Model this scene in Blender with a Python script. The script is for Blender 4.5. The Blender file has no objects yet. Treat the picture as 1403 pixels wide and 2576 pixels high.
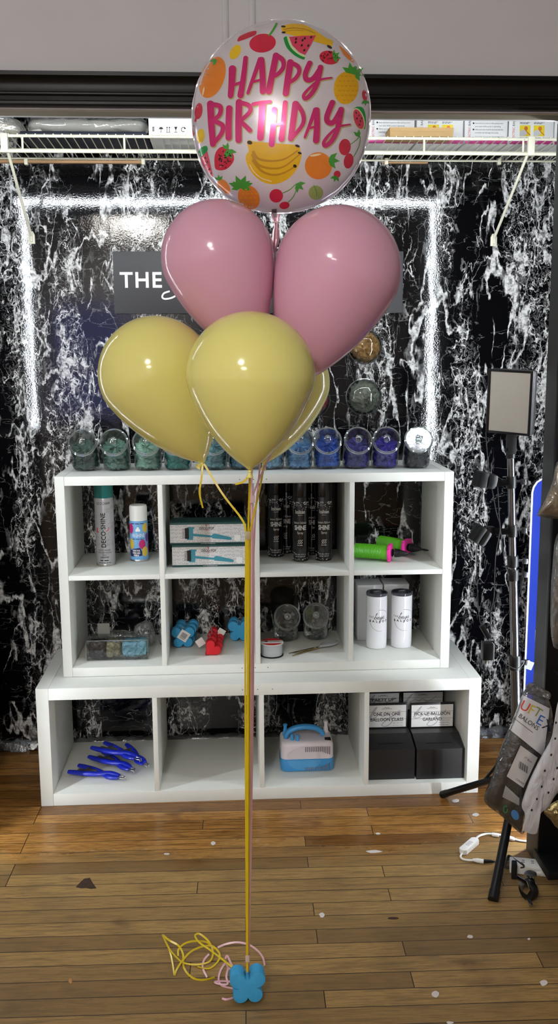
import bpy, bmesh, math, random
from mathutils import Vector, Matrix, noise
from math import sin, cos, pi, sqrt, radians, atan2
random.seed(7)
SC = bpy.context.scene
COL = SC.collection
V = Vector

# ------------------------------------------------------------------ camera model (1403 x 2576)
F = 2316.7
CAM = V((.6385, -2.8873, 1.4777))
YAW, PIT, ROL = .0543, -.1705, -.0057
_f = V((sin(YAW)*cos(PIT), cos(YAW)*cos(PIT), sin(PIT)))
_r = V((cos(YAW), -sin(YAW), 0)); _u = _r.cross(_f)
RR = _r*cos(ROL) + _u*sin(ROL); UU = -_r*sin(ROL) + _u*cos(ROL)
def ray(px, py): return _f + RR*((px-701.5)/F) - UU*((py-1288)/F)
def at_y(px, py, Y): d = ray(px, py); return CAM + d*((Y-CAM.y)/d.y)
def at_z(px, py, Z): d = ray(px, py); return CAM + d*((Z-CAM.z)/d.z)
def at_x(px, py, X): d = ray(px, py); return CAM + d*((X-CAM.x)/d.x)
def at_pl(px, py, O, N): d = ray(px, py); return CAM + d*((O-CAM).dot(N)/d.dot(N))
def scale_at(P): return F/((P-CAM).dot(_f))     # pixels per metre at a point

cam = bpy.data.cameras.new('camera'); co = bpy.data.objects.new('camera', cam); COL.objects.link(co)
cam.sensor_fit = 'HORIZONTAL'; cam.sensor_width = 36; cam.lens = F/1403*36
cam.clip_start = .05; cam.clip_end = 60
m3 = Matrix((RR, UU, -_f)).transposed()
co.matrix_world = Matrix.Translation(CAM) @ m3.to_4x4()
SC.camera = co

# ------------------------------------------------------------------ materials
def lin(c):
    c = c/255
    return c/12.92 if c <= .04045 else ((c+.055)/1.055)**2.4
def rgb(r, g, b): return (lin(r), lin(g), lin(b), 1)
MATS = {}
def nodes(name):
    m = bpy.data.materials.new(name); m.use_nodes = True
    nt = m.node_tree; nt.nodes.clear()
    out = nt.nodes.new('ShaderNodeOutputMaterial')
    return m, nt, out
def N(nt, t, **kw):
    n = nt.nodes.new(t)
    for k, v in kw.items():
        if k[0] == '_': setattr(n, k[1:], v)
        else: n.inputs[k.replace('__', ' ')].default_value = v
    return n
def mat(name, c, rough=.5, metal=0, spec=.5, var=.05, vs=18, bump=0, bs=60, coat=0, alpha=1, sub=0, trans=0, ior=1.45, bdist=.002, stretch=None):
    if name in MATS: return MATS[name]
    m, nt, out = nodes(name); L = nt.links.new
    b = N(nt, 'ShaderNodeBsdfPrincipled', Roughness=rough, Metallic=metal, IOR=ior)
    b.inputs['Specular IOR Level'].default_value = spec
    b.inputs['Coat Weight'].default_value = coat; b.inputs['Coat Roughness'].default_value = .08
    b.inputs['Alpha'].default_value = alpha; b.inputs['Transmission Weight'].default_value = trans
    if sub:
        b.inputs['Subsurface Weight'].default_value = sub; b.inputs['Subsurface Radius'].default_value = (.02, .015, .01)
    c = rgb(*c)
    tc = N(nt, 'ShaderNodeTexCoord'); src = tc.outputs['Object']
    if stretch:
        mp = N(nt, 'ShaderNodeMapping'); mp.inputs['Scale'].default_value = stretch; L(src, mp.inputs[0]); src = mp.outputs[0]
    nz = N(nt, 'ShaderNodeTexNoise', Scale=vs, Detail=4.0); L(src, nz.inputs['Vector'])
    mx = N(nt, 'ShaderNodeMix', _data_type='RGBA')
    mx.inputs[6].default_value = tuple(max(0, x*(1-var*2)) for x in c[:3])+(1,)
    mx.inputs[7].default_value = tuple(min(1, x*(1+var*2)) for x in c[:3])+(1,)
    L(nz.outputs['Fac'], mx.inputs[0]); L(mx.outputs[2], b.inputs['Base Color'])
    if bump:
        n2 = N(nt, 'ShaderNodeTexNoise', Scale=bs, Detail=5.0); L(src, n2.inputs['Vector'])
        bp = N(nt, 'ShaderNodeBump', Strength=bump, Distance=bdist); L(n2.outputs['Fac'], bp.inputs['Height']); L(bp.outputs[0], b.inputs['Normal'])
    L(b.outputs[0], out.inputs[0]); MATS[name] = m
    return m
def glow(name, c, s):
    if name in MATS: return MATS[name]
    m, nt, out = nodes(name)
    e = N(nt, 'ShaderNodeEmission', Strength=s); e.inputs[0].default_value = c
    nt.links.new(e.outputs[0], out.inputs[0]); MATS[name] = m; return m
def clear(name, tint=(235, 240, 240), gloss=.10, rough=.06, bump=0, bs=30, haze=0, hz=(225, 225, 225)):
    """thin clear plastic: see-through, with a facing-dependent gloss and an optional milky haze"""
    if name in MATS: return MATS[name]
    m, nt, out = nodes(name); L = nt.links.new
    t = N(nt, 'ShaderNodeBsdfTransparent'); t.inputs[0].default_value = rgb(*tint)
    g = N(nt, 'ShaderNodeBsdfGlossy', Roughness=rough); g.inputs[0].default_value = (.9, .9, .9, 1)
    lw = N(nt, 'ShaderNodeLayerWeight', Blend=.35)
    ma = N(nt, 'ShaderNodeMath', _operation='MULTIPLY_ADD'); ma.inputs[1].default_value = .75; ma.inputs[2].default_value = gloss
    L(lw.outputs['Fresnel'], ma.inputs[0])
    mx = N(nt, 'ShaderNodeMixShader'); L(ma.outputs[0], mx.inputs[0]); L(t.outputs[0], mx.inputs[1]); L(g.outputs[0], mx.inputs[2])
    if bump:
        tc = N(nt, 'ShaderNodeTexCoord'); n2 = N(nt, 'ShaderNodeTexNoise', Scale=bs, Detail=3.0); L(tc.outputs['Object'], n2.inputs['Vector'])
        bp = N(nt, 'ShaderNodeBump', Strength=bump, Distance=.01); L(n2.outputs['Fac'], bp.inputs['Height']); L(bp.outputs[0], g.inputs['Normal']); L(bp.outputs[0], lw.inputs['Normal'])
    last = mx
    if haze:
        d = N(nt, 'ShaderNodeBsdfDiffuse'); d.inputs[0].default_value = rgb(*hz)
        m2 = N(nt, 'ShaderNodeMixShader'); m2.inputs[0].default_value = haze; L(mx.outputs[0], m2.inputs[1]); L(d.outputs[0], m2.inputs[2]); last = m2
    L(last.outputs[0], out.inputs[0]); MATS[name] = m; return m

def marble():
    m, nt, out = nodes('glossy_black_marble_vinyl'); L = nt.links.new
    tc = N(nt, 'ShaderNodeTexCoord')
    def mapped(s, off=(0, 0, 0)):
        mp = N(nt, 'ShaderNodeMapping'); mp.inputs['Scale'].default_value = s; mp.inputs['Location'].default_value = off
        L(tc.outputs['Object'], mp.inputs[0]); return mp.outputs[0]
    def noise_(v, s, d=6, dist=0, rough=.6):
        n = N(nt, 'ShaderNodeTexNoise', Scale=s, Detail=float(d), Distortion=dist, Roughness=rough); L(v, n.inputs['Vector']); return n
    def math_(op, a, b=None, c=None, clamp=False):
        n = N(nt, 'ShaderNodeMath', _operation=op, _use_clamp=clamp)
        for i, x in enumerate((a, b, c)):
            if x is None: continue
            if isinstance(x, (int, float)): n.inputs[i].default_value = x
            else: L(x, n.inputs[i])
        return n.outputs[0]
    def ramp(v, lo, hi, a=0., b=1.):
        n = N(nt, 'ShaderNodeMapRange', _clamp=True); L(v, n.inputs[0])
        n.inputs[1].default_value = lo; n.inputs[2].default_value = hi; n.inputs[3].default_value = a; n.inputs[4].default_value = b
        return n.outputs[0]
    def warp(vec, s, amt, d=5):
        n = noise_(vec, s, d); a = N(nt, 'ShaderNodeVectorMath', _operation='SUBTRACT'); L(n.outputs['Color'], a.inputs[0]); a.inputs[1].default_value = (.5, .5, .5)
        k = N(nt, 'ShaderNodeVectorMath', _operation='SCALE'); L(a.outputs[0], k.inputs[0]); k.inputs['Scale'].default_value = amt
        o = N(nt, 'ShaderNodeVectorMath', _operation='ADD'); L(vec, o.inputs[0]); L(k.outputs[0], o.inputs[1]); return o.outputs[0]
    def edge(vec, s, rnd=1.):
        n = N(nt, 'ShaderNodeTexVoronoi', _feature='DISTANCE_TO_EDGE', _voronoi_dimensions='2D', Scale=s, Randomness=rnd)
        sp = N(nt, 'ShaderNodeSeparateXYZ'); L(vec, sp.inputs[0]); cb = N(nt, 'ShaderNodeCombineXYZ'); L(sp.outputs[0], cb.inputs[0]); L(sp.outputs[2], cb.inputs[1])
        L(cb.outputs[0], n.inputs['Vector']); return n.outputs['Distance']
    def ridge(fac, w0, centre=.5):
        """thin line where a noise field crosses its centre; w0 is the half width (number or socket)"""
        d = math_('ABSOLUTE', math_('SUBTRACT', fac, centre)); return ramp(math_('DIVIDE', d, w0), .45, 1., 1, 0)
    P1 = warp(mapped((1, 1, .40)), 9, .10, 7)
    P2 = warp(mapped((1, 1, .62), (5, 0, 3)), 22, .05, 7)
    band = noise_(mapped((1, 1, .16), (2.3, 0, 5)), 6.5, 3, 0, .5).outputs['Fac']     # upright streaks that carry the white
    n1 = noise_(P1, 11.5, 3, .5, .5).outputs['Fac']; n1b = noise_(warp(mapped((1, 1, .33), (11, 0, 4)), 9, .1, 7), 8.5, 2.5, .4, .5).outputs['Fac']
    n2 = noise_(P2, 24, 3, .4, .55).outputs['Fac']; n3 = noise_(warp(mapped((1, 1, .8), (3, 0, 9)), 30, .05, 5), 55, 3, .5, .6).outputs['Fac']
    n4 = noise_(warp(mapped((.5, 1, 1.5), (7, 0, 1)), 14, .08, 5), 13, 2, 0, .5).outputs['Fac']
    blot = noise_(mapped((1, 1, .6), (8, 8, 8)), 11, 3).outputs['Fac']
    wide = ramp(blot, .44, .68, .007, .040)
    v1 = math_('MULTIPLY', ridge(n1, wide), ramp(band, .43, .50)); v1b = math_('MULTIPLY', ridge(n1b, wide), ramp(blot, .42, .50))
    v2 = math_('MULTIPLY', ridge(n2, ramp(blot, .4, .65, .016, .05)), ramp(band, .475, .54))
    v3 = math_('MULTIPLY', math_('MULTIPLY', ridge(n3, .038), ramp(band, .50, .60)), .6)
    v4 = math_('MULTIPLY', math_('MULTIPLY', ridge(n4, .006), ramp(blot, .42, .5)), .5)
    torn = noise_(warp(mapped((1, 1, .72), (1, 5, 2)), 26, .06, 7), 21, 7, .8, .66).outputs['Fac']
    smoke = math_('MULTIPLY', ramp(torn, .59, .625), math_('MULTIPLY', ramp(band, .50, .58), ramp(blot, .47, .56)))
    tot = math_('MAXIMUM', math_('MAXIMUM', v1, v1b), math_('MAXIMUM', math_('MAXIMUM', v2, v3), math_('MAXIMUM', v4, smoke)))
    mott = ramp(noise_(mapped((1, 1, 1)), 60, 8, .2, .72).outputs['Fac'], .36, .56, .42, 1.)
    tot = math_('MULTIPLY', tot, mott)
    cr = N(nt, 'ShaderNodeValToRGB'); L(tot, cr.inputs[0])
    cr.color_ramp.elements[0].color = rgb(9, 9, 11); cr.color_ramp.elements[1].color = rgb(226, 226, 224)
    e = cr.color_ramp.elements.new(.5); e.color = rgb(112, 112, 112)
    b = N(nt, 'ShaderNodeBsdfPrincipled', Roughness=.055); b.inputs['Specular IOR Level'].default_value = .42
    L(cr.outputs[0], b.inputs['Base Color'])
    nb = noise_(mapped((1, 1, 1)), 170, 2); bp = N(nt, 'ShaderNodeBump', Strength=.075, Distance=.0015); L(nb.outputs['Fac'], bp.inputs['Height'])
    nb2 = noise_(mapped((1.3, 1, .35)), 7, 2); bp2 = N(nt, 'ShaderNodeBump', Strength=.05, Distance=.015); L(nb2.outputs['Fac'], bp2.inputs['Height']); L(bp.outputs[0], bp2.inputs['Normal'])
    L(bp2.outputs[0], b.inputs['Normal']); L(b.outputs[0], out.inputs[0])
    return m

def oak():
    m, nt, out = nodes('worn_oak_strip_floor'); L = nt.links.new
    tc = N(nt, 'ShaderNodeTexCoord')
    rot = N(nt, 'ShaderNodeMapping'); rot.inputs['Rotation'].default_value = (0, 0, .0185); L(tc.outputs['Object'], rot.inputs[0])
    br = N(nt, 'ShaderNodeTexBrick', Scale=1.0); br.inputs['Brick Width'].default_value = .86; br.inputs['Row Height'].default_value = .0585
    br.inputs['Mortar Size'].default_value = .0013; br.inputs['Mortar Smooth'].default_value = .35; br.inputs['Bias'].default_value = 0
    br.inputs['Color1'].default_value = (0, 0, 0, 1); br.inputs['Color2'].default_value = (1, 1, 1, 1); br.inputs['Mortar'].default_value = (.5, .5, .5, 1)
    br.offset = .37; br.offset_frequency = 3; br.squash = 1.25; br.squash_frequency = 2
    L(rot.outputs[0], br.inputs['Vector'])
    def noise_(sc, s, d, dist=0, off=None):
        mp = N(nt, 'ShaderNodeMapping'); mp.inputs['Scale'].default_value = sc; L(rot.outputs[0], mp.inputs[0])
        if off is not None: L(off, mp.inputs['Location'])
        n = N(nt, 'ShaderNodeTexNoise', Scale=s, Detail=float(d), Distortion=dist, Roughness=.62); L(mp.outputs[0], n.inputs['Vector']); return n.outputs['Fac']
    def mixc(f, a, b, mode='MIX'):
        n = N(nt, 'ShaderNodeMix', _data_type='RGBA', _blend_type=mode)
        for i, x in ((0, f), (6, a), (7, b)):
            if isinstance(x, (tuple, float, int)): n.inputs[i].default_value = x
            else: L(x, n.inputs[i])
        return n.outputs[2]
    def ramp(v, lo, hi, a=0., b=1.):
        n = N(nt, 'ShaderNodeMapRange', _clamp=True); L(v, n.inputs[0])
        n.inputs[1].default_value = lo; n.inputs[2].default_value = hi; n.inputs[3].default_value = a; n.inputs[4].default_value = b
        return n.outputs[0]
    # every board has its own tone and its own stretch of grain
    offs = N(nt, 'ShaderNodeVectorMath', _operation='SCALE'); L(br.outputs['Color'], offs.inputs[0]); offs.inputs['Scale'].default_value = 9.0
    sep = N(nt, 'ShaderNodeSeparateColor'); L(br.outputs['Color'], sep.inputs[0]); bid = sep.outputs[0]
    g1 = noise_((2.2, 34, 1), 3.2, 6, .8, offs.outputs[0])
    g2 = noise_((7, 130, 1), 3, 4, 0, offs.outputs[0])
    tone = mixc(bid, rgb(122, 88, 42), rgb(186, 146, 84))
    grain = ramp(g1, .40, .62)
    c = mixc(ramp(g1, .46, .64, 0, .68), tone, rgb(88, 60, 28))
    c = mixc(ramp(g2, .50, .64, 0, .62), c, rgb(76, 54, 28))
    # varnish left by the wall, worn grey-brown where people walk
    sy = N(nt, 'ShaderNodeSeparateXYZ'); L(tc.outputs['Object'], sy.inputs[0])
    wn = noise_((1, 1, 1), 2.6, 5)
    ad = N(nt, 'ShaderNodeMath', _operation='MULTIPLY_ADD'); L(wn, ad.inputs[0]); ad.inputs[1].default_value = .55; L(sy.outputs[1], ad.inputs[2])
    worn = ramp(ad.outputs[0], .02, -.12)
    vc = mixc(.75, c, (.95, .55, .22, 1), 'MULTIPLY'); vc = mixc(.5, vc, c)
    wc = mixc(.34, c, rgb(136, 118, 82))
    dirt = noise_((1.2, 1.6, 1), 5, 6)
    wc = mixc(ramp(dirt, .5, .75, 0, .45), wc, rgb(84, 68, 48))
    c = mixc(worn, vc, wc)
    stain = noise_((1, 1.3, 1), 3.1, 3)
    c = mixc(ramp(stain, .66, .74, 0, .55), c, rgb(70, 40, 22))
    c = mixc(br.outputs['Fac'], c, rgb(38, 25, 14))
    b = N(nt, 'ShaderNodeBsdfPrincipled'); b.inputs['Specular IOR Level'].default_value = .42
    L(c, b.inputs['Base Color']); L(ramp(worn, 0, 1, .22, .42), b.inputs['Roughness'])
    bp = N(nt, 'ShaderNodeBump', Strength=.25, Distance=.001); L(g2, bp.inputs['Height'])
    bp2 = N(nt, 'ShaderNodeBump', Strength=.6, Distance=.0012, _invert=True); L(br.outputs['Fac'], bp2.inputs['Height']); L(bp.outputs[0], bp2.inputs['Normal'])
    L(bp2.outputs[0], b.inputs['Normal']); L(b.outputs[0], out.inputs[0])
    return m

# ------------------------------------------------------------------ mesh helpers
def wm(o):
    M = o.matrix_basis.copy()
    while o.parent: o = o.parent; M = o.matrix_basis @ M
    return M
class MB:
    def __init__(s): s.v = []; s.f = []; s.mi = []; s.k = 0
    def add(s, vs, fs, M=None):
        b = len(s.v)
        s.v.extend((M @ V(p)) if M else V(p) for p in vs)
        for f in fs: s.f.append(tuple(i+b for i in f)); s.mi.append(s.k)
        return s
    def box(s, lo, hi, M=None, bev=0.):
        lo = V(lo); hi = V(hi); c = (lo+hi)/2; d = (hi-lo)/2
        if bev <= 0:
            vs = [(c.x+d.x*x, c.y+d.y*y, c.z+d.z*z) for x in (-1, 1) for y in (-1, 1) for z in (-1, 1)]
            return s.add(vs, [(0, 1, 3, 2), (4, 6, 7, 5), (0, 4, 5, 1), (2, 3, 7, 6), (0, 2, 6, 4), (1, 5, 7, 3)], M)
        bm = bmesh.new(); bmesh.ops.create_cube(bm, size=2)
        for v in bm.verts: v.co = V((c.x+v.co.x*d.x, c.y+v.co.y*d.y, c.z+v.co.z*d.z))
        bmesh.ops.bevel(bm, geom=bm.edges[:], offset=min(bev, min(d)*.9), segments=2, profile=.6, affect='EDGES')
        return s.bm(bm, M)
    def bm(s, bm, M=None):
        bm.verts.index_update()
        vs = [v.co.copy() for v in bm.verts]; fs = [tuple(v.index for v in f.verts) for f in bm.faces]; bm.free()
        return s.add(vs, fs, M)
    def rings(s, rings, cap0=True, cap1=True, close=True, M=None):
        n = len(rings[0]); vs = [p for r in rings for p in r]; fs = []
        for i in range(len(rings)-1):
            for j in range(n if close else n-1):
                k = (j+1) % n
                fs.append((i*n+j, i*n+k, (i+1)*n+k, (i+1)*n+j))
        if cap0: fs.append(tuple(range(n-1, -1, -1)))
        if cap1: fs.append(tuple((len(rings)-1)*n+j for j in range(n)))
        return s.add(vs, fs, M)
    def tube(s, pts, r, seg=8, caps=True, M=None, closed=False):
        pts = [V(p) for p in pts]; n = len(pts)
        rad = r if isinstance(r, (list, tuple)) else [r]*n
        rings = []; up = None
        for i, p in enumerate(pts):
            if closed: t = pts[(i+1) % n]-pts[i-1]
            else: t = pts[min(i+1, n-1)]-pts[max(i-1, 0)]
            t = t.normalized() if t.length > 1e-9 else V((0, 0, 1))
            if up is None: up = V((0, 0, 1)) if abs(t.z) < .9 else V((1, 0, 0))
            a = t.cross(up)
            if a.length < 1e-6: a = t.orthogonal()
            a.normalize(); b = a.cross(t).normalized(); up = b
            rings.append([p+a*(rad[i]*cos(2*pi*k/seg))+b*(rad[i]*sin(2*pi*k/seg)) for k in range(seg)])
        if closed: rings.append(rings[0]); caps = False
        return s.rings(rings, caps, caps, True, M)
    def lathe(s, prof, seg=32, M=None, caps=True):
        rings = [[V((max(r, 1e-5)*cos(2*pi*k/seg), max(r, 1e-5)*sin(2*pi*k/seg), z)) for k in range(seg)] for r, z in prof]
        return s.rings(rings, caps, caps, True, M)
    def prism(s, poly, z0, z1, M=None):
        n = len(poly); vs = [(x, y, z0) for x, y in poly]+[(x, y, z1) for x, y in poly]
        fs = [tuple(range(n-1, -1, -1)), tuple(range(n, 2*n))]+[(i, (i+1) % n, n+(i+1) % n, n+i) for i in range(n)]
        return s.add(vs, fs, M)
    def bprism(s, poly, z0, z1, bev, M=None):
        """prism with rounded rims: inset top and bottom rings"""
        cx = sum(p[0] for p in poly)/len(poly); cy = sum(p[1] for p in poly)/len(poly)
        def ins(k):
            out = []
            for x, y in poly:
                d = V((x-cx, y-cy)); l = d.length; d = d*((l-k)/l) if l > k else d
                out.append((cx+d.x, cy+d.y))
            return out
        seq = [(bev, z0), (bev*.3, z0+bev*.3), (0, z0+bev), (0, z1-bev), (bev*.3, z1-bev*.3), (bev, z1)]
        return s.rings([[V((x, y, z)) for x, y in ins(k)] for k, z in seq], M=M)
    def torus(s, R, r, seg=28, rs=8, M=None):
        pts = [(R*cos(2*pi*k/seg), R*sin(2*pi*k/seg), 0) for k in range(seg)]
        return s.tube(pts, r, rs, M=M, closed=True)
    def sphere(s, c, r, M=None, seg=16, rg=10, sc=(1, 1, 1)):
        c = V(c)
        rings = [[c+V((r*sc[0]*sin(pi*i/rg)*cos(2*pi*k/seg), r*sc[1]*sin(pi*i/rg)*sin(2*pi*k/seg), -r*sc[2]*cos(pi*i/rg))) for k in range(seg)] for i in range(1, rg)]
        return s.rings(rings, M=M)
    def build(s, name, mats, parent=None, world=True, smooth=True, angle=35, recalc=True):
        me = bpy.data.meshes.new(name)
        me.from_pydata([tuple(p) for p in s.v], [], s.f)
        if not isinstance(mats, (list, tuple)): mats = [mats]
        for m in mats: me.materials.append(m)
        if len(mats) > 1: me.polygons.foreach_set('material_index', s.mi)
        if recalc:
            bm = bmesh.new(); bm.from_mesh(me); bmesh.ops.recalc_face_normals(bm, faces=bm.faces); bm.to_mesh(me); bm.free()
        o = bpy.data.objects.new(name, me); COL.objects.link(o)
        if parent:
            o.parent = parent
            if world: me.transform(wm(parent).inverted())
        if smooth:
            try: me.set_sharp_from_angle(angle=radians(angle))
            except Exception: pass
            me.polygons.foreach_set('use_smooth', [True]*len(me.polygons))
        return o
def thing(name, label, cat, loc=(0, 0, 0), rz=0, group=None, M=None):
    o = bpy.data.objects.new(name, None); COL.objects.link(o); o.empty_display_size = .02
    o.location = loc; o.rotation_euler = (0, 0, rz)
    if M is not None: o.matrix_basis = M
    o['label'] = label; o['category'] = cat
    if group: o['group'] = group
    return o
def tag(o, label, cat, group=None, kind=None):
    o['label'] = label; o['category'] = cat
    if group: o['group'] = group
    if kind: o['kind'] = kind
    return o
def rebase(o):
    """put a single-mesh object's origin at the middle of its base"""
    me = o.data; lo = V([min(v.co[i] for v in me.vertices) for i in range(3)]); hi = V([max(v.co[i] for v in me.vertices) for i in range(3)])
    p = V(((lo.x+hi.x)/2, (lo.y+hi.y)/2, lo.z)); me.transform(Matrix.Translation(-p)); o.location = p
    return o
def struct(o): o['kind'] = 'structure'; return o
def dup(r, M, label=None, group=None):
    def cp(o, par):
        c = o.copy(); COL.objects.link(c)
        if par: c.parent = par
        for ch in o.children: cp(ch, c)
        return c
    c = cp(r, None); c.matrix_basis = M
    if label: c['label'] = label
    if group: c['group'] = group
    return c
def TR(x, y, z, rz=0, rx=0, ry=0): return Matrix.Translation((x, y, z)) @ Matrix.Rotation(rz, 4, 'Z') @ Matrix.Rotation(ry, 4, 'Y') @ Matrix.Rotation(rx, 4, 'X')
def axis(p, d, up=(0, 0, 1)):
    """matrix whose local +Z runs along d"""
    d = V(d).normalized(); q = d.to_track_quat('Z', 'Y'); return Matrix.Translation(V(p)) @ q.to_matrix().to_4x4()
def frame(o, x, y):
    """matrix with local X along x, local Y along y (made square), Z out"""
    x = V(x).normalized(); z = x.cross(V(y)).normalized(); y = z.cross(x)
    M = Matrix((x, y, z)).transposed().to_4x4(); M.translation = V(o); return M
def front(px, pz, y): return frame((px, y, pz), (1, 0, 0), (0, 0, 1))   # upright face looking at the room
def cr(pts, n=8, closed=False):
    pts = [V(p) for p in pts]; out = []; k = len(pts)
    for i in range(k if closed else k-1):
        g = (lambda j: pts[j % k]) if closed else (lambda j: pts[max(0, min(k-1, j))])
        a, b, c, d = g(i-1), g(i), g(i+1), g(i+2)
        for j in range(n):
            t = j/n
            out.append(.5*((2*b)+(c-a)*t+(2*a-5*b+4*c-d)*t*t+(3*b-a-3*c+d)*t**3))
    if not closed: out.append(pts[-1])
    return out
def text_geo(body, h, align='CENTER', spacing=1., shear=0., sx=1., fit=None, bold=0.):
    cu = bpy.data.curves.new('t', 'FONT'); cu.body = body; cu.size = h*1.39; cu.align_x = align; cu.space_character = spacing; cu.shear = shear; cu.offset = bold*h
    cu.resolution_u = 3
    o = bpy.data.objects.new('t', cu); COL.objects.link(o)
    dg = bpy.context.evaluated_depsgraph_get(); dg.update()
    me = bpy.data.meshes.new_from_object(o.evaluated_get(dg))
    vs = [V((v.co.x*sx, v.co.y, 0)) for v in me.vertices]; fs = [tuple(p.vertices) for p in me.polygons]
    bpy.data.objects.remove(o); bpy.data.curves.remove(cu); bpy.data.meshes.remove(me)
    if fit and vs:
        w = max(v.x for v in vs)-min(v.x for v in vs); k = fit/w
        vs = [V((v.x*k, v.y, 0)) for v in vs]
    return vs, fs
def refine(vs, fs, step):
    bm = bmesh.new(); vv = [bm.verts.new(v) for v in vs]
    for f in fs:
        try: bm.faces.new([vv[i] for i in f])
        except ValueError: pass
    bmesh.ops.triangulate(bm, faces=bm.faces[:])
    for _ in range(5):
        es = [e for e in bm.edges if e.calc_length() > step]
        if not es: break
        bmesh.ops.subdivide_edges(bm, edges=es, cuts=1); bmesh.ops.triangulate(bm, faces=[f for f in bm.faces if len(f.verts) > 3])
    bm.verts.index_update(); o = [v.co.copy() for v in bm.verts], [tuple(v.index for v in f.verts) for f in bm.faces]; bm.free(); return o
def text(mb, body, h, M, wrap=None, **kw):
    """lettering in the plane of M (x along, y up), or wound round a cylinder of radius wrap about M's y axis"""
    vs, fs = text_geo(body, h, **kw)
    if wrap and h > .009: vs, fs = refine(vs, fs, .004)
    if wrap: vs = [V((wrap*sin(v.x/wrap), v.y, wrap*cos(v.x/wrap))) for v in vs]
    mb.add(vs, fs, M); return mb
def fine_poly(pts, step):
    bm = bmesh.new(); f = bm.faces.new([bm.verts.new((x, y, 0)) for x, y in pts]); bmesh.ops.triangulate(bm, faces=[f])
    for _ in range(6):
        es = [e for e in bm.edges if e.calc_length() > step]
        if not es: break
        bmesh.ops.subdivide_edges(bm, edges=es, cuts=1); bmesh.ops.triangulate(bm, faces=[f for f in bm.faces if len(f.verts) > 3])
    bm.verts.index_update(); vs = [v.co.copy() for v in bm.verts]; fs = [tuple(v.index for v in f.verts) for f in bm.faces]; bm.free(); return vs, fs
def flat_poly(mb, pts, M, z=0., wrap=None):
    if wrap and max(p[0] for p in pts)-min(p[0] for p in pts) > .008:
        vs, fs = fine_poly(pts, .005); mb.add([V(((wrap+z)*sin(v.x/wrap), v.y, (wrap+z)*cos(v.x/wrap))) for v in vs], fs, M); return mb
    vs = [V((x, y, z)) for x, y in pts]
    if wrap: vs = [V(((wrap+z)*sin(x/wrap), y, (wrap+z)*cos(x/wrap))) for x, y in pts]
    mb.add(vs, [tuple(range(len(vs)))], M); return mb
def ell(cx, cy, rx, ry, rot=0, n=24, a0=0, a1=2*pi):
    c, s = cos(rot), sin(rot); full = abs(a1-a0-2*pi) < 1e-6
    return [(cx+rx*cos(t)*c-ry*sin(t)*s, cy+rx*cos(t)*s+ry*sin(t)*c) for t in [a0+(a1-a0)*k/(n if full else n-1) for k in range(n)]]
def stroke(pts, w, n=6, w1=None, cap=True):
    """outline polygons (quad strip) of a brush stroke through 2-D points"""
    P = cr([(x, y, 0) for x, y in pts], n) if len(pts) > 2 else [V((pts[0][0], pts[0][1], 0)).lerp(V((pts[1][0], pts[1][1], 0)), k/n) for k in range(n+1)]
    w1 = w if w1 is None else w1; L, R = [], []; k = len(P)
    for i, p in enumerate(P):
        t = (P[min(i+1, k-1)]-P[max(i-1, 0)]); t = t.normalized() if t.length else V((1, 0, 0)); nn = V((-t.y, t.x, 0)); h = (w+(w1-w)*i/(k-1))/2
        L.append(p+nn*h); R.append(p-nn*h)
    vs = []; fs = []
    for a, b in zip(L, R): vs += [a, (a+b)/2, b]
    for i in range(k-1):
        fs += [(3*i, 3*i+1, 3*i+4, 3*i+3), (3*i+1, 3*i+2, 3*i+5, 3*i+4)]
    if cap:
        for i, h, sg in ((0, w/2, -1), (k-1, w1/2, 1)):
            t = (P[1]-P[0] if i == 0 else P[-1]-P[-2]).normalized()*sg; nn = V((-t.y, t.x, 0)); b = len(vs)
            vs.append(P[i]); arc = [P[i]+nn*(h*cos(a))+t*(h*sin(a)) for a in [pi*j/8 for j in range(9)]]; vs += arc
            fs += [(b, b+j+1, b+j+2) for j in range(8)]
    return vs, fs
def ink(mb, pts, w, M, z=0., wrap=None, **kw):
    vs, fs = stroke(pts, w, **kw)
    if wrap: vs = [V(((wrap+z)*sin(v.x/wrap), v.y, (wrap+z)*cos(v.x/wrap))) for v in vs]
    else: vs = [V((v.x, v.y, z)) for v in vs]
    mb.add(vs, fs, M); return mb
def ribbon(mb, path, w=.005, t=.0004, face=(0, -1, 0), twist=0., n=8, smooth=True):
    P = cr(path, n) if smooth else [V(p) for p in path]
    face = V(face); k = len(P); rings = []
    for i, p in enumerate(P):
        d = (P[min(i+1, k-1)]-P[max(i-1, 0)]).normalized()
        a = d.cross(face); a = a.normalized() if a.length > 1e-4 else d.orthogonal().normalized()
        if twist: a = Matrix.Rotation(twist*i/k, 3, d) @ a
        b = a.cross(d).normalized()
        rings.append([p-a*w/2-b*t/2, p+a*w/2-b*t/2, p+a*w/2+b*t/2, p-a*w/2+b*t/2])
    return mb.rings(rings)
def crumple(p, s=40, a=.004): return a*noise.fractal(p*s, 1., 2., 3)
def dash(mb, x0, x1, y, h, M, wrap=None, seed=1):
    """a run of fine print too small to read: broken dark strokes"""
    rd = random.Random(seed); x = x0
    while x < x1:
        l = min(rd.uniform(1.6, 4.2)*h, x1-x); flat_poly(mb, [(x, y), (x+l, y), (x+l, y+h*.7), (x, y+h*.7)], M, 0, wrap); x += l+h*.7
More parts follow.
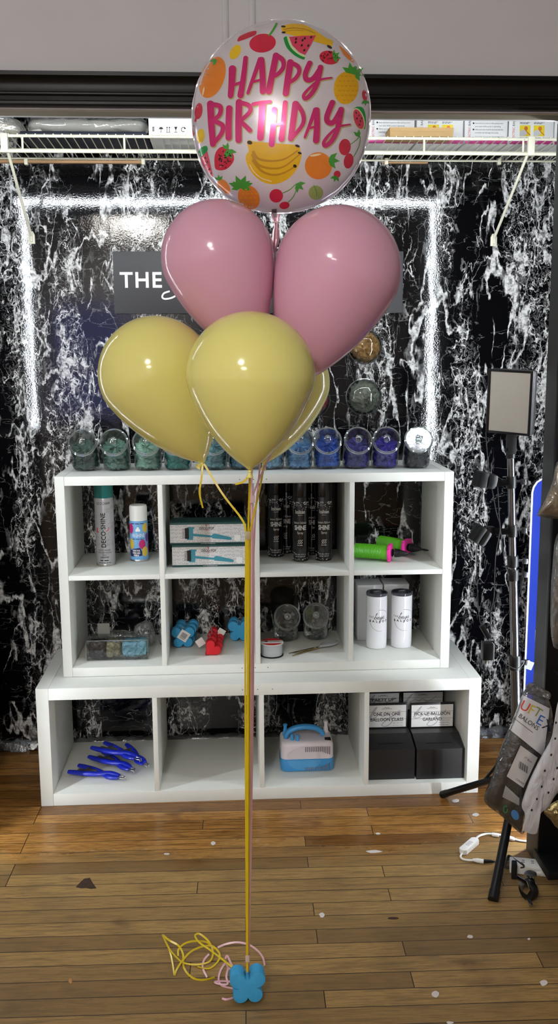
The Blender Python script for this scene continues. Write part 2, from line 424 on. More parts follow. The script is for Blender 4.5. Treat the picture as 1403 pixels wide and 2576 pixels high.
def pillow(mb, outline, fn, thick, rings=10, res=64, rough=.0, rs=25, back=True):
    """a puffy closed bag over a 2-D outline; fn(x, y, h) gives the 3-D point h in front of the bag's middle plane"""
    pts = [V((x, y, 0)) for x, y in outline]; pts = cr(pts, max(2, res//len(pts)), closed=True)
    c = sum(pts, V())/len(pts); R = []
    def ring(k, sg):
        s = k/rings; t = 1-s
        h = thick*sqrt(max(0, 1-(1-s)**2.2)) if s > 0 else 0
        out = []
        for p in pts:
            q = p.lerp(c, s*.98)
            hh = h*sg
            if rough and s > 0: hh += rough*noise.fractal(V((q.x*rs, q.y*rs, sg*3.1)), 1., 2., 4)*min(1, s*3)
            out.append(fn(q.x, q.y, hh))
        return out
    seq = [ring(k, 1) for k in range(rings, 0, -1)]+[ring(0, 1)]
    if back: seq += [ring(k, -1) for k in range(1, rings+1)]
    return mb.rings(seq, True, back)

# ------------------------------------------------------------------ palette
white_lam = mat('white_laminate', (226, 228, 222), .34, var=.012, vs=40, bump=.03, bs=200)
black_paint = mat('satin_black_paint', (8, 8, 9), .4, spec=.3, var=.1, bump=.08, bs=40)
grey_paint = mat('light_grey_wall_paint', (204, 203, 206), .72, var=.02, vs=6, bump=.08, bs=120)
cream = mat('cream_epoxy_wire', (232, 229, 206), .38, var=.02)
steel = mat('brushed_steel', (190, 190, 188), .28, 1, var=.06, vs=60)
dark_steel = mat('gunmetal', (82, 82, 84), .3, 1, var=.08, vs=40)
black_pl = mat('black_plastic', (11, 11, 12), .42, var=.1, spec=.4)
black_mt = mat('black_satin_metal', (22, 22, 24), .34, .3, var=.1)
white_pl = mat('white_plastic', (232, 232, 228), .35, var=.02)
paper = mat('white_paper', (236, 236, 234), .7, var=.02)
ink_black = mat('black_ink', (22, 22, 24), .55, var=.05)
ink_grey = mat('grey_ink', (150, 150, 148), .6, var=.05)
ink_white = mat('white_ink', (238, 238, 236), .5, var=.02)
ink_red = mat('red_ink', (196, 40, 48), .5, var=.04)
jar_clear = clear('clear_jar_plastic', (238, 243, 243), .035, .035)
rim_clear = clear('thick_clear_rim', (225, 232, 232), .18, .08, haze=.10, hz=(220, 226, 226))
poly_bag = clear('clear_poly_bag', (240, 240, 240), .10, .1, bump=.9, bs=26, haze=.05)
clear_tape = clear('clear_tape', (240, 238, 225), .12, .2, haze=.35, hz=(225, 215, 190))
M_MARBLE = marble(); M_OAK = oak()

# ------------------------------------------------------------------ the room
def slab(name, lo, hi, m):
    return struct(MB().box(lo, hi).build(name, m, smooth=False))
X0, X1, YB, ZC = -1.7, 3.1, -6.2, 2.72
slab('floor', (X0-.1, YB-.1, -.06), (X1+.1, .6, 0), M_OAK)
slab('ceiling', (X0-.1, YB-.1, ZC), (X1+.1, .6, ZC+.06), mat('ceiling_white', (205, 204, 200), .8))
slab('wall_back', (X0, .465, 0), (X1, .53, ZC), M_MARBLE)
slab('wall_rear', (X0-.1, YB-.1, 0), (X1+.1, YB, ZC), grey_paint)
slab('wall_left', (X0-.1, YB, 0), (X0, .6, ZC), grey_paint)
slab('wall_right', (X1, YB, 0), (X1+.1, .6, ZC), grey_paint)
JL, JR, HB, WF, WB = -.235, 1.522, 2.076, -.45, -.365      # alcove opening: jambs, header underside, front and back of the front wall
w = MB(); w.box((X0, WF, 0), (JL, WB, ZC)); w.box((JR, WF, 0), (X1, WB, ZC)); w.box((JL, WF, HB), (JR, WB, ZC))
struct(w.build('wall_front', grey_paint, smooth=False))
w = MB(); w.box((X0, WB+.0002, 0), (JL-.002, WB+.006, ZC)); w.box((JR+.002, WB+.0002, 0), (X1, WB+.006, ZC)); w.box((JL-.002, WB+.0002, HB+.002), (JR+.002, WB+.006, ZC))
struct(w.build('trim_9', mat('matt_black_lining', (20, 20, 21), .7), smooth=False))
# black moulded casing round the opening: stepped profile (outward, forward)
PROF = [(0, 0), (0, .017), (.005, .021), (.012, .021), (.016, .016), (.028, .015), (.033, .019), (.037, .019), (.041, .014), (.060, .012), (.070, .015), (.079, .022), (.083, .026), (.093, .027), (.095, .024), (.095, 0)]
def casing(name, mk, a, b):
    rings = [[mk(t, u, h) for u, h in PROF] for t in (a, b)]
    return struct(MB().rings(rings).build(name, black_paint, smooth=True, angle=28))
casing('trim_1', lambda t, u, h: V((t, WF-h, HB+.003+u*.83)), JL-.1, JR+.1)
casing('trim_2', lambda t, u, h: V((JR+.004+u, WF-h, t)), 0, HB+.004)
casing('trim_3', lambda t, u, h: V((JL-.004-u, WF-h, t)), 0, HB+.004)
slab('trim_4', (JL-.001, WF+.001, 0), (JL+.006, WB-.001, HB-.006), black_paint)
slab('trim_5', (JR-.006, WF+.001, 0), (JR+.001, WB-.001, HB-.006), mat('dark_grey_jamb_paint', (46, 45, 45), .5, var=.05))
slab('trim_6', (JL, WF+.004, HB-.004), (JR, WB-.03, HB+.001), mat('beige_soffit_paint', (128, 118, 100), .5))
# slim raised panel mouldings on the grey wall over the opening
for i, x in enumerate((.646, .712)):
    pr_ = [(x+.0085*cos(a), WF-.0055*sin(a)) for a in [pi*k/8 for k in range(9)]]
    struct(MB().prism([(p[0], p[1]) for p in pr_], HB+.1, ZC).build('trim_%d' % (7+i), grey_paint))
# torn foil-backed wallpaper edge along the foot of the back wall
w = MB(); rings = []
for i in range(261):
    x = X0+.8+(X1-X0-1.4)*i/260; ring = []
    for k in range(7):
        a = k/6*pi/2
        p = V((x, .464-.026*sin(a), .038*cos(a))); d = .011*noise.fractal(V((x*26, k*.9, 2)), 1., 2., 3); ring.append(p+V((0, d, max(-p.z+.001, d*.8))))
    rings.append(ring)
w.rings(rings, False, False, False)
struct(w.build('baseboard_back', mat('crumpled_foil_edge', (120, 120, 122), .22, .75, var=.35, vs=24, bump=.8, bs=120)))

# ------------------------------------------------------------------ light
LED_TOP = glow('led_strip_white_top', (.88, .94, 1, 1), 150); LED = glow('led_strip_white', (.88, .94, 1, 1), 128); LED_R = glow('led_strip_white_right', (.88, .94, 1, 1), 150)
alu = mat('aluminium_channel', (170, 170, 170), .35, 1)
def led(name, a, b, label, glow_=None):
    a = V(a); b = V(b); t = thing(name, label, 'led strip', (a+b)/2 if a.z == b.z else V((a.x, a.y, min(a.z, b.z))), group='LED strip round the alcove opening')
    lo = V([min(a[i], b[i]) for i in range(3)]); hi = V([max(a[i], b[i]) for i in range(3)])
    MB().box(lo-V((.006, .008, .006)), hi+V((.006, -.001, .006))).build('channel', alu, t, smooth=False)
    MB().box(lo-V((.0045, 0, .0045)), hi+V((.0045, .006, .0045)), bev=.002).build('diffuser', glow_ or LED, t)
    return t
LY = WB+.022
led('led_strip', (JL-.01, LY, 2.122), (JR+.035, LY, 2.122), 'white LED strip along the back of the black header', LED_TOP)
led('led_strip', (JR+.032, LY, .03), (JR+.032, LY, 2.108), 'white LED strip up the back of the right jamb', LED_R)
led('led_strip', (JL+.012, LY, .03), (JL+.012, LY, 2.108), 'white LED strip up the back of the left jamb')

def panel_lamp(cx, cy, sx, sy, power, label, c=(1, .95, .87, 1)):
    t = thing('ceiling_light', label, 'ceiling light', (cx, cy, ZC), group='ceiling lights of the room')
    w = MB()
    for lo, hi in (((-sx/2, -sy/2), (sx/2, -sy/2+.02)), ((-sx/2, sy/2-.02), (sx/2, sy/2)), ((-sx/2, -sy/2+.02), (-sx/2+.02, sy/2-.02)), ((sx/2-.02, -sy/2+.02), (sx/2, sy/2-.02))):
        w.box((cx+lo[0], cy+lo[1], ZC-.04), (cx+hi[0], cy+hi[1], ZC-.001))
    w.build('frame', white_pl, t, smooth=False)
    MB().box((cx-sx/2+.02, cy-sy/2+.02, ZC-.034), (cx+sx/2-.02, cy+sy/2-.02, ZC-.026)).build('diffuser', glow('lamp_glow_%d' % len(MATS), c, power), t, smooth=False)
t = thing('ceiling_light', 'round glowing ceiling light in the middle of the room', 'ceiling light', (.0, -3.15, ZC-.2), group='ceiling lights of the room')
Mc = TR(.0, -3.15, ZC)
MB().lathe([(.10, -.001), (.10, -.02), (.05, -.03), (.03, -.05), (.03, -.075)], 32, Mc).build('ceiling_rose', white_pl, t)
MB().sphere((0, -3.15, ZC-.215), .15, seg=32, rg=20, sc=(1, 1, .95)).build('globe', glow('lamp_globe_glow', (1, .96, .9, 1), 80), t)
panel_lamp(-.27, -5.3, .62, .9, 50, 'long ceiling light at the far end of the room')
# a shop window in the wall opposite the alcove
fr = MB()
for lo, hi in (((-1.25, .75), (-1.2, 2.05)), ((-.42, .75), (-.37, 2.05)), ((-1.2, .75), (-.42, .8)), ((-1.2, 2.0), (-.42, 2.05)), ((-1.2, 1.38), (-.42, 1.42))):
    fr.box((lo[0], YB-.02, lo[1]), (hi[0], YB+.05, hi[1]))
wf = struct(fr.build('window_1', white_pl, smooth=False))
MB().box((-1.2, YB+.001, .8), (-.42, YB+.008, 2.0)).build('pane', glow('evening_sky_pane', (.42, .45, 1, 1), 2), wf, smooth=False)
wo = bpy.data.worlds.new('world'); SC.world = wo; wo.use_nodes = True
wo.node_tree.nodes['Background'].inputs[0].default_value = (.5, .55, .6, 1); wo.node_tree.nodes['Background'].inputs[1].default_value = .05
SC.view_settings.view_transform = 'Standard'; SC.view_settings.look = 'None'; SC.view_settings.gamma = 1
SC.view_settings.use_curve_mapping = False; SC.view_settings.exposure = 0
SC.cycles.max_bounces = 10; SC.cycles.transparent_max_bounces = 24; SC.cycles.glossy_bounces = 4; SC.cycles.diffuse_bounces = 4
SC.cycles.caustics_reflective = False; SC.cycles.caustics_refractive = False; SC.cycles.sample_clamp_indirect = 6

# ------------------------------------------------------------------ the two white cube shelf units
T = .016
def shelf_unit(label, x, y, z, W, D, H, S, rows):
    t = thing('cube_shelf', label, 'shelf unit', (x+W/2, y+D/2, z))
    c = (W-2*S-3*T)/4
    b = .0012
    MB().box((x, y, z), (x+S, y+D, z+H), bev=b).build('side_panel', white_lam, t)
    MB().box((x+W-S, y, z), (x+W, y+D, z+H), bev=b).build('side_panel', white_lam, t)
    MB().box((x+S+.0004, y+.0005, z+H-S), (x+W-S-.0004, y+D, z+H-.0006), bev=b).build('top_panel', white_lam, t)
    MB().box((x+S+.0004, y+.0005, z), (x+W-S-.0004, y+D, z+S), bev=b).build('bottom_panel', white_lam, t)
    for k in range(1, 4):
        xx = x+S+c*k+T*(k-1)
        MB().box((xx, y+.001, z+S), (xx+T, y+D, z+H-S), bev=b).build('divider', white_lam, t)
    if rows == 2:
        zz = z+(H-T)/2
        for k in range(4):
            xx = x+S+(c+T)*k
            MB().box((xx+.0004, y+.002, zz), (xx+c-.0004, y+D, zz+T), bev=b).build('shelf_board', white_lam, t)
    # small peg holes in the front edges
    for fx in (.458, .492, .525):
        M = front(x+W*fx, z+S*.55 if rows == 2 else z+H-S*.5, y-.0003); w = MB(); flat_poly(w, ell(0, 0, .0016, .0016, n=10), M); w.build('peg_hole', ink_black, t, recalc=False)
        if rows == 2:
            M = front(x+W*fx, z+H-S*.55, y-.0003); w = MB(); flat_poly(w, ell(0, 0, .0016, .0016, n=10), M); w.build('peg_hole', ink_black, t, recalc=False)
    return t
LW, LH, LD, LS = 1.468, .409, .4168, .0407
UX, UY, UZ, UW, UH, UD, US = .0731, .105, .409, 1.3095, .679, .358, .0307
shelf_unit('low white four-cube shelf unit standing on the wood floor', 0, 0, 0, LW, LD, LH, LS, 1)
shelf_unit('white eight-cube shelf unit stacked on top of the low unit', UX, UY, UZ+.0005, UW, UD, UH, US, 2)
ZT = UZ+UH+.0005; ZM = UZ+(UH+T)/2+.001; ZB = UZ+US+.001; ZL = LS+.0005
CU = (UW-2*US-3*T)/4; CL = (LW-2*LS-3*T)/4

# cabinet added out of view to shade the lower left from the LED strip
t = thing('led_blocker_cabinet', 'unseen dark grey cabinet added to block light from the left LED strip', 'cabinet', (-.41, -.09, 0))
cabm = mat('dark_grey_led_blocker', (40, 40, 43), .5, var=.05)
MB().box((-.63, -.285, .03), (-.192, .12, 1.16), bev=.003).build('body', cabm, t)
for x in (-.628, -.410):
    d = MB().box((x, -.302, .05), (x+.214, -.286, 1.14), bev=.002).build('door', cabm, t)
    MB().tube([(x+(.19 if x < -.5 else .02), -.312, .56), (x+(.19 if x < -.5 else .02), -.312, .68)], .004, 8).build('handle', steel, d)
MB().box((-.62, -.27, 0), (-.20, .11, .0305)).build('plinth', black_pl, t, smooth=False)

# ------------------------------------------------------------------ candy jars with slanted mouths
JA = 65
def elbow(R, sc=1., n=14, top=1., bulge=None, seg=40, lift=0.):
    """rings from the flat base up and over to the slanted mouth"""
    rings = []
    for i in range(n+1):
        t = i/n*top
        y = -.052*t*t; z = .108*t-.012*t*t; ang = radians(JA)*t**1.6
        r = R*sc
        if t < .12: r *= .80+.2*sin(t/.12*pi/2)
        if t > .93: r *= 1-.04*(t-.93)/.07
        ring = []
        for k in range(seg):
            a = 2*pi*k/seg; u = V((r*cos(a), r*sin(a), 0))
            p = V((u.x, y+u.y*cos(ang), z*(1 if sc == 1 else .98)+u.y*sin(ang)+lift))
            p.z = max(p.z, .0008+lift)
            if bulge: p = bulge(p, t)
            ring.append(p)
        rings.append(ring)
    return rings
JR_ = .0465
MOUTH = V((0, -.052, .096)); MN = V((0, -sin(radians(JA)), cos(radians(JA))))
def candy_jar(label, group, lidmat=None):
    t = thing('candy_jar', label, 'jar', group=group)
    MB().rings(elbow(JR_), True, False).build('body', jar_clear, t, world=False)
    A = axis(MOUTH, V((0, -sin(radians(JA)), cos(radians(JA)))))
    w = MB().lathe([(.0460, .006), (.0452, .010), (.0435, .012), (.0, .0135)], 40, A, caps=False)
    lid = w.build('lid', lidmat or jar_clear, t, world=False)
    w = MB()
    for R, z, r in ((.0464, .002, .0019), (.0468, .008, .0017), (.0438, .012, .0014)): w.torus(R, r, 44, 8, A @ Matrix.Translation((0, 0, z)))
    w.build('rim', rim_clear, lid, world=False)
    w = MB().lathe([(.0115, .0138), (.0085, .018), (.0095, .022), (.0125, .026), (.012, .030), (.007, .033), (0, .0335)], 20, A)
    w.build('knob', clear('knob_plastic', (238, 243, 243), .12, .05), lid, world=False)
    return t
def rubber(name, c):
    if name in MATS: return MATS[name]
    m, nt, out = nodes(name); L = nt.links.new
    tc = N(nt, 'ShaderNodeTexCoord'); nz = N(nt, 'ShaderNodeTexNoise', Scale=22.0, Detail=3.0); L(tc.outputs['Object'], nz.inputs['Vector'])
    sc = N(nt, 'ShaderNodeVectorMath', _operation='SCALE'); L(nz.outputs['Color'], sc.inputs[0]); sc.inputs['Scale'].default_value = .045
    ad = N(nt, 'ShaderNodeVectorMath', _operation='ADD'); L(tc.outputs['Object'], ad.inputs[0]); L(sc.outputs[0], ad.inputs[1])
    vo = N(nt, 'ShaderNodeTexVoronoi', _feature='F1', Scale=58.0); L(ad.outputs[0], vo.inputs['Vector'])
    b = N(nt, 'ShaderNodeBsdfPrincipled', Roughness=.45); cc = rgb(*[min(255, x*1.12+8) for x in c]); b.inputs['Base Color'].default_value = cc
    mx = N(nt, 'ShaderNodeMix', _data_type='RGBA'); mx.inputs[6].default_value = tuple(x*.8 for x in cc[:3])+(1,); mx.inputs[7].default_value = tuple(min(1, x*1.2) for x in cc[:3])+(1,)
    L(nz.outputs['Fac'], mx.inputs[0]); L(mx.outputs[2], b.inputs['Base Color'])
    bp = N(nt, 'ShaderNodeBump', Strength=1.0, Distance=.012); L(vo.outputs['Distance'], bp.inputs['Height']); L(bp.outputs[0], b.inputs['Normal'])
    L(b.outputs[0], out.inputs[0]); MATS[name] = m; return m
def fold(p, s, a, seed):
    """folded rubber: ridged creases"""
    q = V((p.x*s+seed, p.y*s, p.z*s*1.3-seed)); q += noise.noise_vector(q*.7)*.8
    d, _ = noise.voronoi(q, distance_metric='DISTANCE', exponent=2.5)
    return a*(d[1]-d[0]-.35)
def jar_fill(label, m, M, seed, top=.86, flat=.0, rings_=6, name='deflated_balloons'):
    def bulge(p, t):
        n = V((p.x, p.y+.02, (p.z-.05)*.8)); n = n.normalized() if n.length > 1e-6 else V((0, 0, 1))
        k = fold(p, 34, .020, seed)
        q = p+n*max(-.010, min(k-.002, .0018)); q.z = max(q.z, .002); return q
    w = MB(); R = elbow(JR_, .895, 34, top, bulge, 104)
    c = sum(R[-1], V())/len(R[-1])
    # domed, creased heap at the mouth end
    d = (MN*1.0)
    for s, h in ((.85, .004), (.66, .0075), (.44, .0095), (.22, .0105)):
        ring = []
        for p in R[-1 if s == .85 else -1]:
            q = c+(p-c)*s; q = q+d*max(-.012, min(.006, h*.6-.002+fold(q, 36, .026, seed+3))); ring.append(q)
        R.append(ring)
    w.rings(R)
    rnd = random.Random(seed)
    for _ in range(rings_):                          # rolled necks pressed against the plastic
        a = rnd.uniform(-2.5, -.6); z = rnd.uniform(.022, .042); r = JR_*.83
        P = V((r*cos(a), r*sin(a)-.052*(z/.1)**2, z)); n = V((cos(a), sin(a), .15))
        A = axis(P, n+V((rnd.uniform(-.5, .5), 0, rnd.uniform(-.5, .5))))
        w.torus(rnd.uniform(.005, .007), .0013, 18, 6, A @ Matrix.Diagonal((1, rnd.uniform(.6, 1), 1, 1)))
    o = w.build(name, m, None, angle=60); o.matrix_basis = M
    tag(o, label, 'balloons', 'deflated balloons kept in the candy jars', 'stuff'); return o
JARS = [(212, (66, 88, 80), 'dark forest green'), (291, (92, 126, 114), 'muted green'), (370, (140, 178, 160), 'sage green'), (446, (26, 122, 116), 'teal'),
        (538, (106, 152, 158), 'dusty aqua'), (609, (58, 112, 138), 'steel teal'), (683, (136, 178, 214), 'pale sky blue'), (754, (104, 152, 200), 'sky blue'),
        (826, (40, 92, 190), 'bright royal blue'), (900, (56, 54, 128), 'dusky navy'), (973, (44, 36, 142), 'deep indigo'), (1053, (46, 44, 54), 'black')]
led_glare = mat('silver_led_glare', (222, 226, 230), .16, .85, var=.12, vs=30, bump=.8, bs=45)  # LED strip's reflection in the clear lid, put into a silver colour
proto = None
OTH = ['first from the left in the jar row', 'second from the left in the jar row', 'third from the left in the jar row', 'fourth from the left, partly behind a yellow balloon',
       'peeping out between the two yellow balloons', 'mostly hidden under the front yellow balloon', 'right below the front yellow balloon', 'left neighbour of the bright royal blue jar',
       'fourth from the right in the jar row', 'third from the right in the jar row', 'second from the right in the jar row', 'at the right end, silver LED glare painted on lid']
for i, (px, c, nm) in enumerate(JARS):
    p = at_z(px, 1187-7*i/11, ZT); M = TR(p.x, p.y+.054, ZT+.0006, radians(random.uniform(-4, 4)))
    lab = 'clear candy jar of %s balloons, %s' % (nm, OTH[i])
    if proto is None: proto = candy_jar(lab, 'candy jars along the top of the shelf'); proto.matrix_basis = M
    elif i == 11:
        JA = 58; j = candy_jar(lab, 'candy jars along the top of the shelf', led_glare); j.matrix_basis = M
    else: dup(proto, M, lab)
    jar_fill('heap of %s deflated balloons inside a top-shelf jar' % nm, rubber('rubber_'+nm.replace(' ', '_'), c), M, 11+i*3, top=(.86 if i != 11 else .62))
JA = 65
for px, py, nm in ((720, 1618, 'left'), (797, 1614, 'right')):
    p = at_z(px, py, ZB); M = TR(p.x, p.y+.052, ZB+.0006, radians(3 if nm == 'left' else -4))
    dup(proto, M, 'clear candy jar in the shelf, %s one of the two behind the spool' % nm, 'candy jars inside the shelf')
    w = MB(); rnd = random.Random(px)
    for k in range(7):
        c = V((rnd.uniform(-.02, .02), rnd.uniform(-.025, .012), .012+.008*k))
        pillow(w, ell(c.x, c.y, .018, .015, rnd.uniform(0, 3), 10), lambda x, y, h, cz=c.z: V((x, y, cz+h)), .008, 4, 20, .008, 60)
    o = w.build('crumpled_film', clear('crumpled_film', (238, 238, 238), .16, .08, 1., 60, .10), None); o.matrix_basis = M
    tag(o, 'crumpled clear film inside the %s candy jar behind the spool' % nm, 'plastic film', None, 'stuff')

# ------------------------------------------------------------------ round clear bowls fixed to the marble wall
def wall_bowl(px, py, rpx, c, nm, where):
    P = at_y(px, py, .44); R = rpx/scale_at(P); O = V((P.x, .4645, P.z))
    A = axis(O, (0, -1, 0))
    t = thing('wall_bowl', 'clear round wall bowl of %s balloons, %s' % (nm, where), 'bowl', O, group='clear bowls fixed to the wall')
    MB().lathe([(R*.98, 0), (R, .006), (R*.99, .02), (R*.93, .034), (R*.8, .046), (R*.6, .055), (R*.35, .0605), (0, .062)], 44, A, caps=False).build('dome', jar_clear, t)
    MB().torus(R, .0024, 48, 8, A @ Matrix.Translation((0, 0, .004))).build('rim', rim_clear, t)
    w = MB(); rg = []
    for i in range(24):
        s = i/24; rr = R*.94*cos(s*pi/2); z = .004+.052*sin(s*pi/2); ring = []
        for k in range(80):
            a = 2*pi*k/80; p = V((rr*cos(a), rr*sin(a), z)); q = p*(1+max(-.16, min(.01, fold(p, 34, .34, px*.01)-.03)))
            q.z = max(.002, q.z); ring.append(q)
        rg.append(ring)
    w.rings(rg, M=A)
    rnd = random.Random(px)
    for _ in range(5):
        a = rnd.uniform(0, 6.28); r = R*rnd.uniform(.2, .7); z = .004+.056*sqrt(max(0, 1-(r/(R*.94))**2))
        w.torus(.0075, .0015, 18, 6, A @ TR(r*cos(a), r*sin(a), z, 0, rnd.uniform(-.6, .6)))
    o = rebase(w.build('deflated_balloons', rubber('rubber_'+nm, c), None, angle=60))
    tag(o, '%s deflated balloons packed in a wall bowl' % nm, 'balloons', 'deflated balloons kept in the wall bowls', 'stuff')
wall_bowl(920, 872, 43, (160, 118, 66), 'tan', 'below the right pink balloon')
wall_bowl(917, 999, 45, (112, 114, 100), 'grey-green', 'above the navy jar')
wall_bowl(790, 1008, 41, (122, 30, 40), 'dark red', 'behind the yellow balloons')

# ------------------------------------------------------------------ sign board
a = at_y(283, 632, .452); b = at_y(1012, 787, .452)
t = thing('sign_board', 'charcoal sign board with white lettering on the marble wall', 'sign', ((a.x+b.x)/2, .458, b.z))
MB().box((a.x, .452, b.z), (b.x, .4645, a.z), bev=.001).build('board', mat('charcoal_board', (48, 48, 50), .45, var=.03, bump=.05, bs=90), t)
q0 = at_y(302, 723, .452); w = MB()
text(w, 'THE', .0535, front(q0.x, q0.z, .4515), align='LEFT', spacing=1.14, bold=.028)
pp = lambda x, y: tuple(at_y(x, y, .452)[i]-(q0.x, 0, q0.z)[i] for i in (0, 2))
ink(w, [pp(425, 733), pp(412, 738), pp(408, 748), pp(418, 752), pp(440, 745), pp(462, 722), pp(474, 690), pp(466, 672), pp(455, 690), pp(458, 730), pp(476, 750), pp(492, 738), pp(480, 722), pp(466, 730)], .006, front(q0.x, q0.z, .4515))
w.build('lettering', ink_white, t, recalc=False)

# ------------------------------------------------------------------ wire shelf over the marble wall
wy0, wy1 = .16, .456
zf = at_y(700, 346, wy0).z; zl = at_y(700, 384, wy0).z; zb_ = at_y(700, 402, wy1).z
t = thing('wire_shelf', 'long cream wire shelf across the top of the marble wall', 'wire shelf', (.75, .3, zf))
xa, xb = -1.0, 2.5
MB().tube([(xa, wy0, zf), (xb, wy0, zf)], .0045, 10).build('front_rail', cream, t)
MB().tube([(xa, wy0-.004, zl), (xb, wy0-.004, zl)], .0055, 10).build('lip_rail', cream, t)
MB().tube([(xa, wy1, zb_), (xb, wy1, zb_)], .0035, 8).build('back_rail', cream, t)
MB().tube([(xa, .31, (zf+zb_)/2-.005), (xb, .31, (zf+zb_)/2-.005)], .003, 8).build('middle_rail', cream, t)
w = MB(); x = xa+.01
while x < xb:
    w.tube([(x, wy1+.002, zb_+.004), (x, wy0+.004, zf+.006), (x, wy0-.003, zf+.0055), (x, wy0-.004, zf-.004)], .0017, 6); x += .0275
w.build('wire_deck', cream, t)
for px in (57, 313, 560, 818, 1066, 1315):
    p = at_y(px, 365, wy0); MB().tube([(p.x, wy0-.003, zl), (p.x, wy0-.002, zf)], .0034, 8).build('upright', cream, t)
for px, q in ((12, (78, 606)), (1334, (1243, 612))):
    p = at_y(px, 365, wy0)
    jn = MB().box((p.x-.011, wy0-.012, zl-.006), (p.x+.011, wy0+.006, zf+.006), bev=.003).build('joint_clip', cream, t)
    e = at_y(q[0], q[1]-14, .455); s = V((p.x+(.008 if px < 700 else -.008), wy0, zl))
    MB().tube([s, e, e+V((0, .002, -.02))], .0048, 8).build('support_bracket', cream, t)
    pl = [(-.0115, -.022), (.0115, -.022), (.0115, .008), (.006, .02), (-.006, .02), (-.0115, .008)]
    f = MB().bprism(pl, 0, .005, .0015, frame((e.x, .4645, e.z-.006), (1, 0, 0), (0, 0, 1))).build('foot_plate', cream, t)
    MB().lathe([(.0038, .005), (.003, .0072), (0, .0075)], 12, frame((e.x, .4645, e.z-.018), (1, 0, 0), (0, 0, 1))).build('screw', steel, f)
for px in (65, 360, 972, 1256):
    p = at_y(px, 405, .45); MB().box((p.x-.006, .447, p.z-.012), (p.x+.006, .4645, p.z+.010), bev=.002).build('wall_clip', cream, t)
wood = mat('pale_brown_board', (176, 138, 96), .55, var=.14, vs=9, stretch=(1, 8, 8))
for i, (pa, pb, lb) in enumerate(((-60, 356, 'pale wood batten under the left of the wire shelf'), (964, 1076, 'short pale wood batten under the right of the wire shelf'))):
    a = at_y(pa, 396, .448); b = at_y(pb, 411, .448)
    tag(rebase(MB().box((a.x, .448, b.z), (b.x, .4642, zb_-.006), bev=.0008).build('wood_batten', wood)), lb, 'wood batten')

# goods lying on the wire shelf; deck height at depth y
def deck(y): return zf+(zb_-zf)*(y-wy0)/(wy1-wy0)+.0095
# carton with handling marks
a = at_y(373, 300, .205); b = at_y(560, 345, .205); top = deck(.2)+.115
t = thing('carton', 'white carton with handling symbols behind the birthday balloon', 'carton', ((a.x+b.x)/2, .32, deck(.205)))
card_white = mat('white_cardboard', (228, 228, 226), .6, var=.02, vs=30)
MB().box((a.x, .205, deck(.2)+.001), (b.x, .42, top), bev=.0015).build('box', card_white, t)
w = MB(); M = front(0, 0, .2045)
S_ = lambda x, y: tuple(at_y(x, y, .2045)[i] for i in (0, 2))
for k in range(6): flat_poly(w, [S_(383, 319+k*2), S_(388, 319+k*2), S_(388, 320.3+k*2), S_(383, 320.3+k*2)], M)
u0 = S_(405, 324); flat_poly(w, ell(u0[0], u0[1]-.001, .0065, .006, 0, 14, 0, pi), M); ink(w, [S_(405, 324), S_(405, 332), S_(403, 332)], .0013, M, cap=False)
for x in (420, 426): ink(w, [S_(x, 332), S_(x, 320)], .0014, M, n=2); flat_poly(w, [S_(x-2.2, 322), S_(x+2.2, 322), S_(x, 318.5)], M)
ink(w, [S_(418, 333), S_(428, 333)], .0012, M, n=2)
flat_poly(w, [S_(438, 319), S_(446, 319), S_(443, 326), S_(441, 326)], M); ink(w, [S_(442, 325), S_(442, 332)], .0013, M, n=2); ink(w, [S_(438.5, 332.5), S_(445.5, 332.5)], .0013, M, n=2)
c0 = S_(461, 326); vs, fs = stroke([(c0[0]+.0065*cos(a_), c0[1]+.0065*sin(a_)) for a_ in [.3+k*.5 for k in range(11)]], .0017, 2, cap=False); w.add([V((v.x, v.y, 0)) for v in vs], fs, M)
flat_poly(w, [S_(463, 319), S_(468, 323), S_(463, 325)], M)
w.build('handling_symbols', ink_black, t, recalc=False)
# long white cushion in clear film, and the dark folded sheet under it
ya = .24; a = at_y(62, 310, ya); b = at_y(371, 342, ya)
o = MB().box((a.x-.01, .20, deck(.2)+.001), (b.x, .43, deck(.2)+.016), bev=.006).build('folded_backdrop', mat('navy_folded_cloth', (26, 28, 44), .6, var=.3, vs=14, bump=.4, bs=30))
tag(rebase(o), 'flat navy folded cloth lying on the wire shelf under the wrapped roll', 'folded cloth')
zc = deck(.2)+.016
t = thing('wrapped_roll', 'long white roll wrapped in clear film on the wire shelf', 'roll', ((a.x+b.x)/2, .29, zc))
def rollfn(r0, amp, seed):
    R = []
    for i in range(61):
        s = i/60; x = a.x+(b.x-a.x)*s; e = min(1, sqrt(max(.02, 1-(abs(s-.5)*2)**14)))
        R.append([V((x, .29+(r0*1.5*cos(k*pi/12))*e, zc+r0+.001+max(-r0, r0*sin(k*pi/12)*e+amp*noise.fractal(V((x*14+seed, cos(k*pi/12)*2, sin(k*pi/12)*2)), 1., 2., 3)))) for k in range(24)])
    return R
MB().rings(rollfn(.026, .004, 1)).build('roll', mat('white_fabric', (226, 222, 208), .7, var=.05, bump=.3, bs=25), t)
MB().rings(rollfn(.031, .007, 5)).build('film', poly_bag, t)
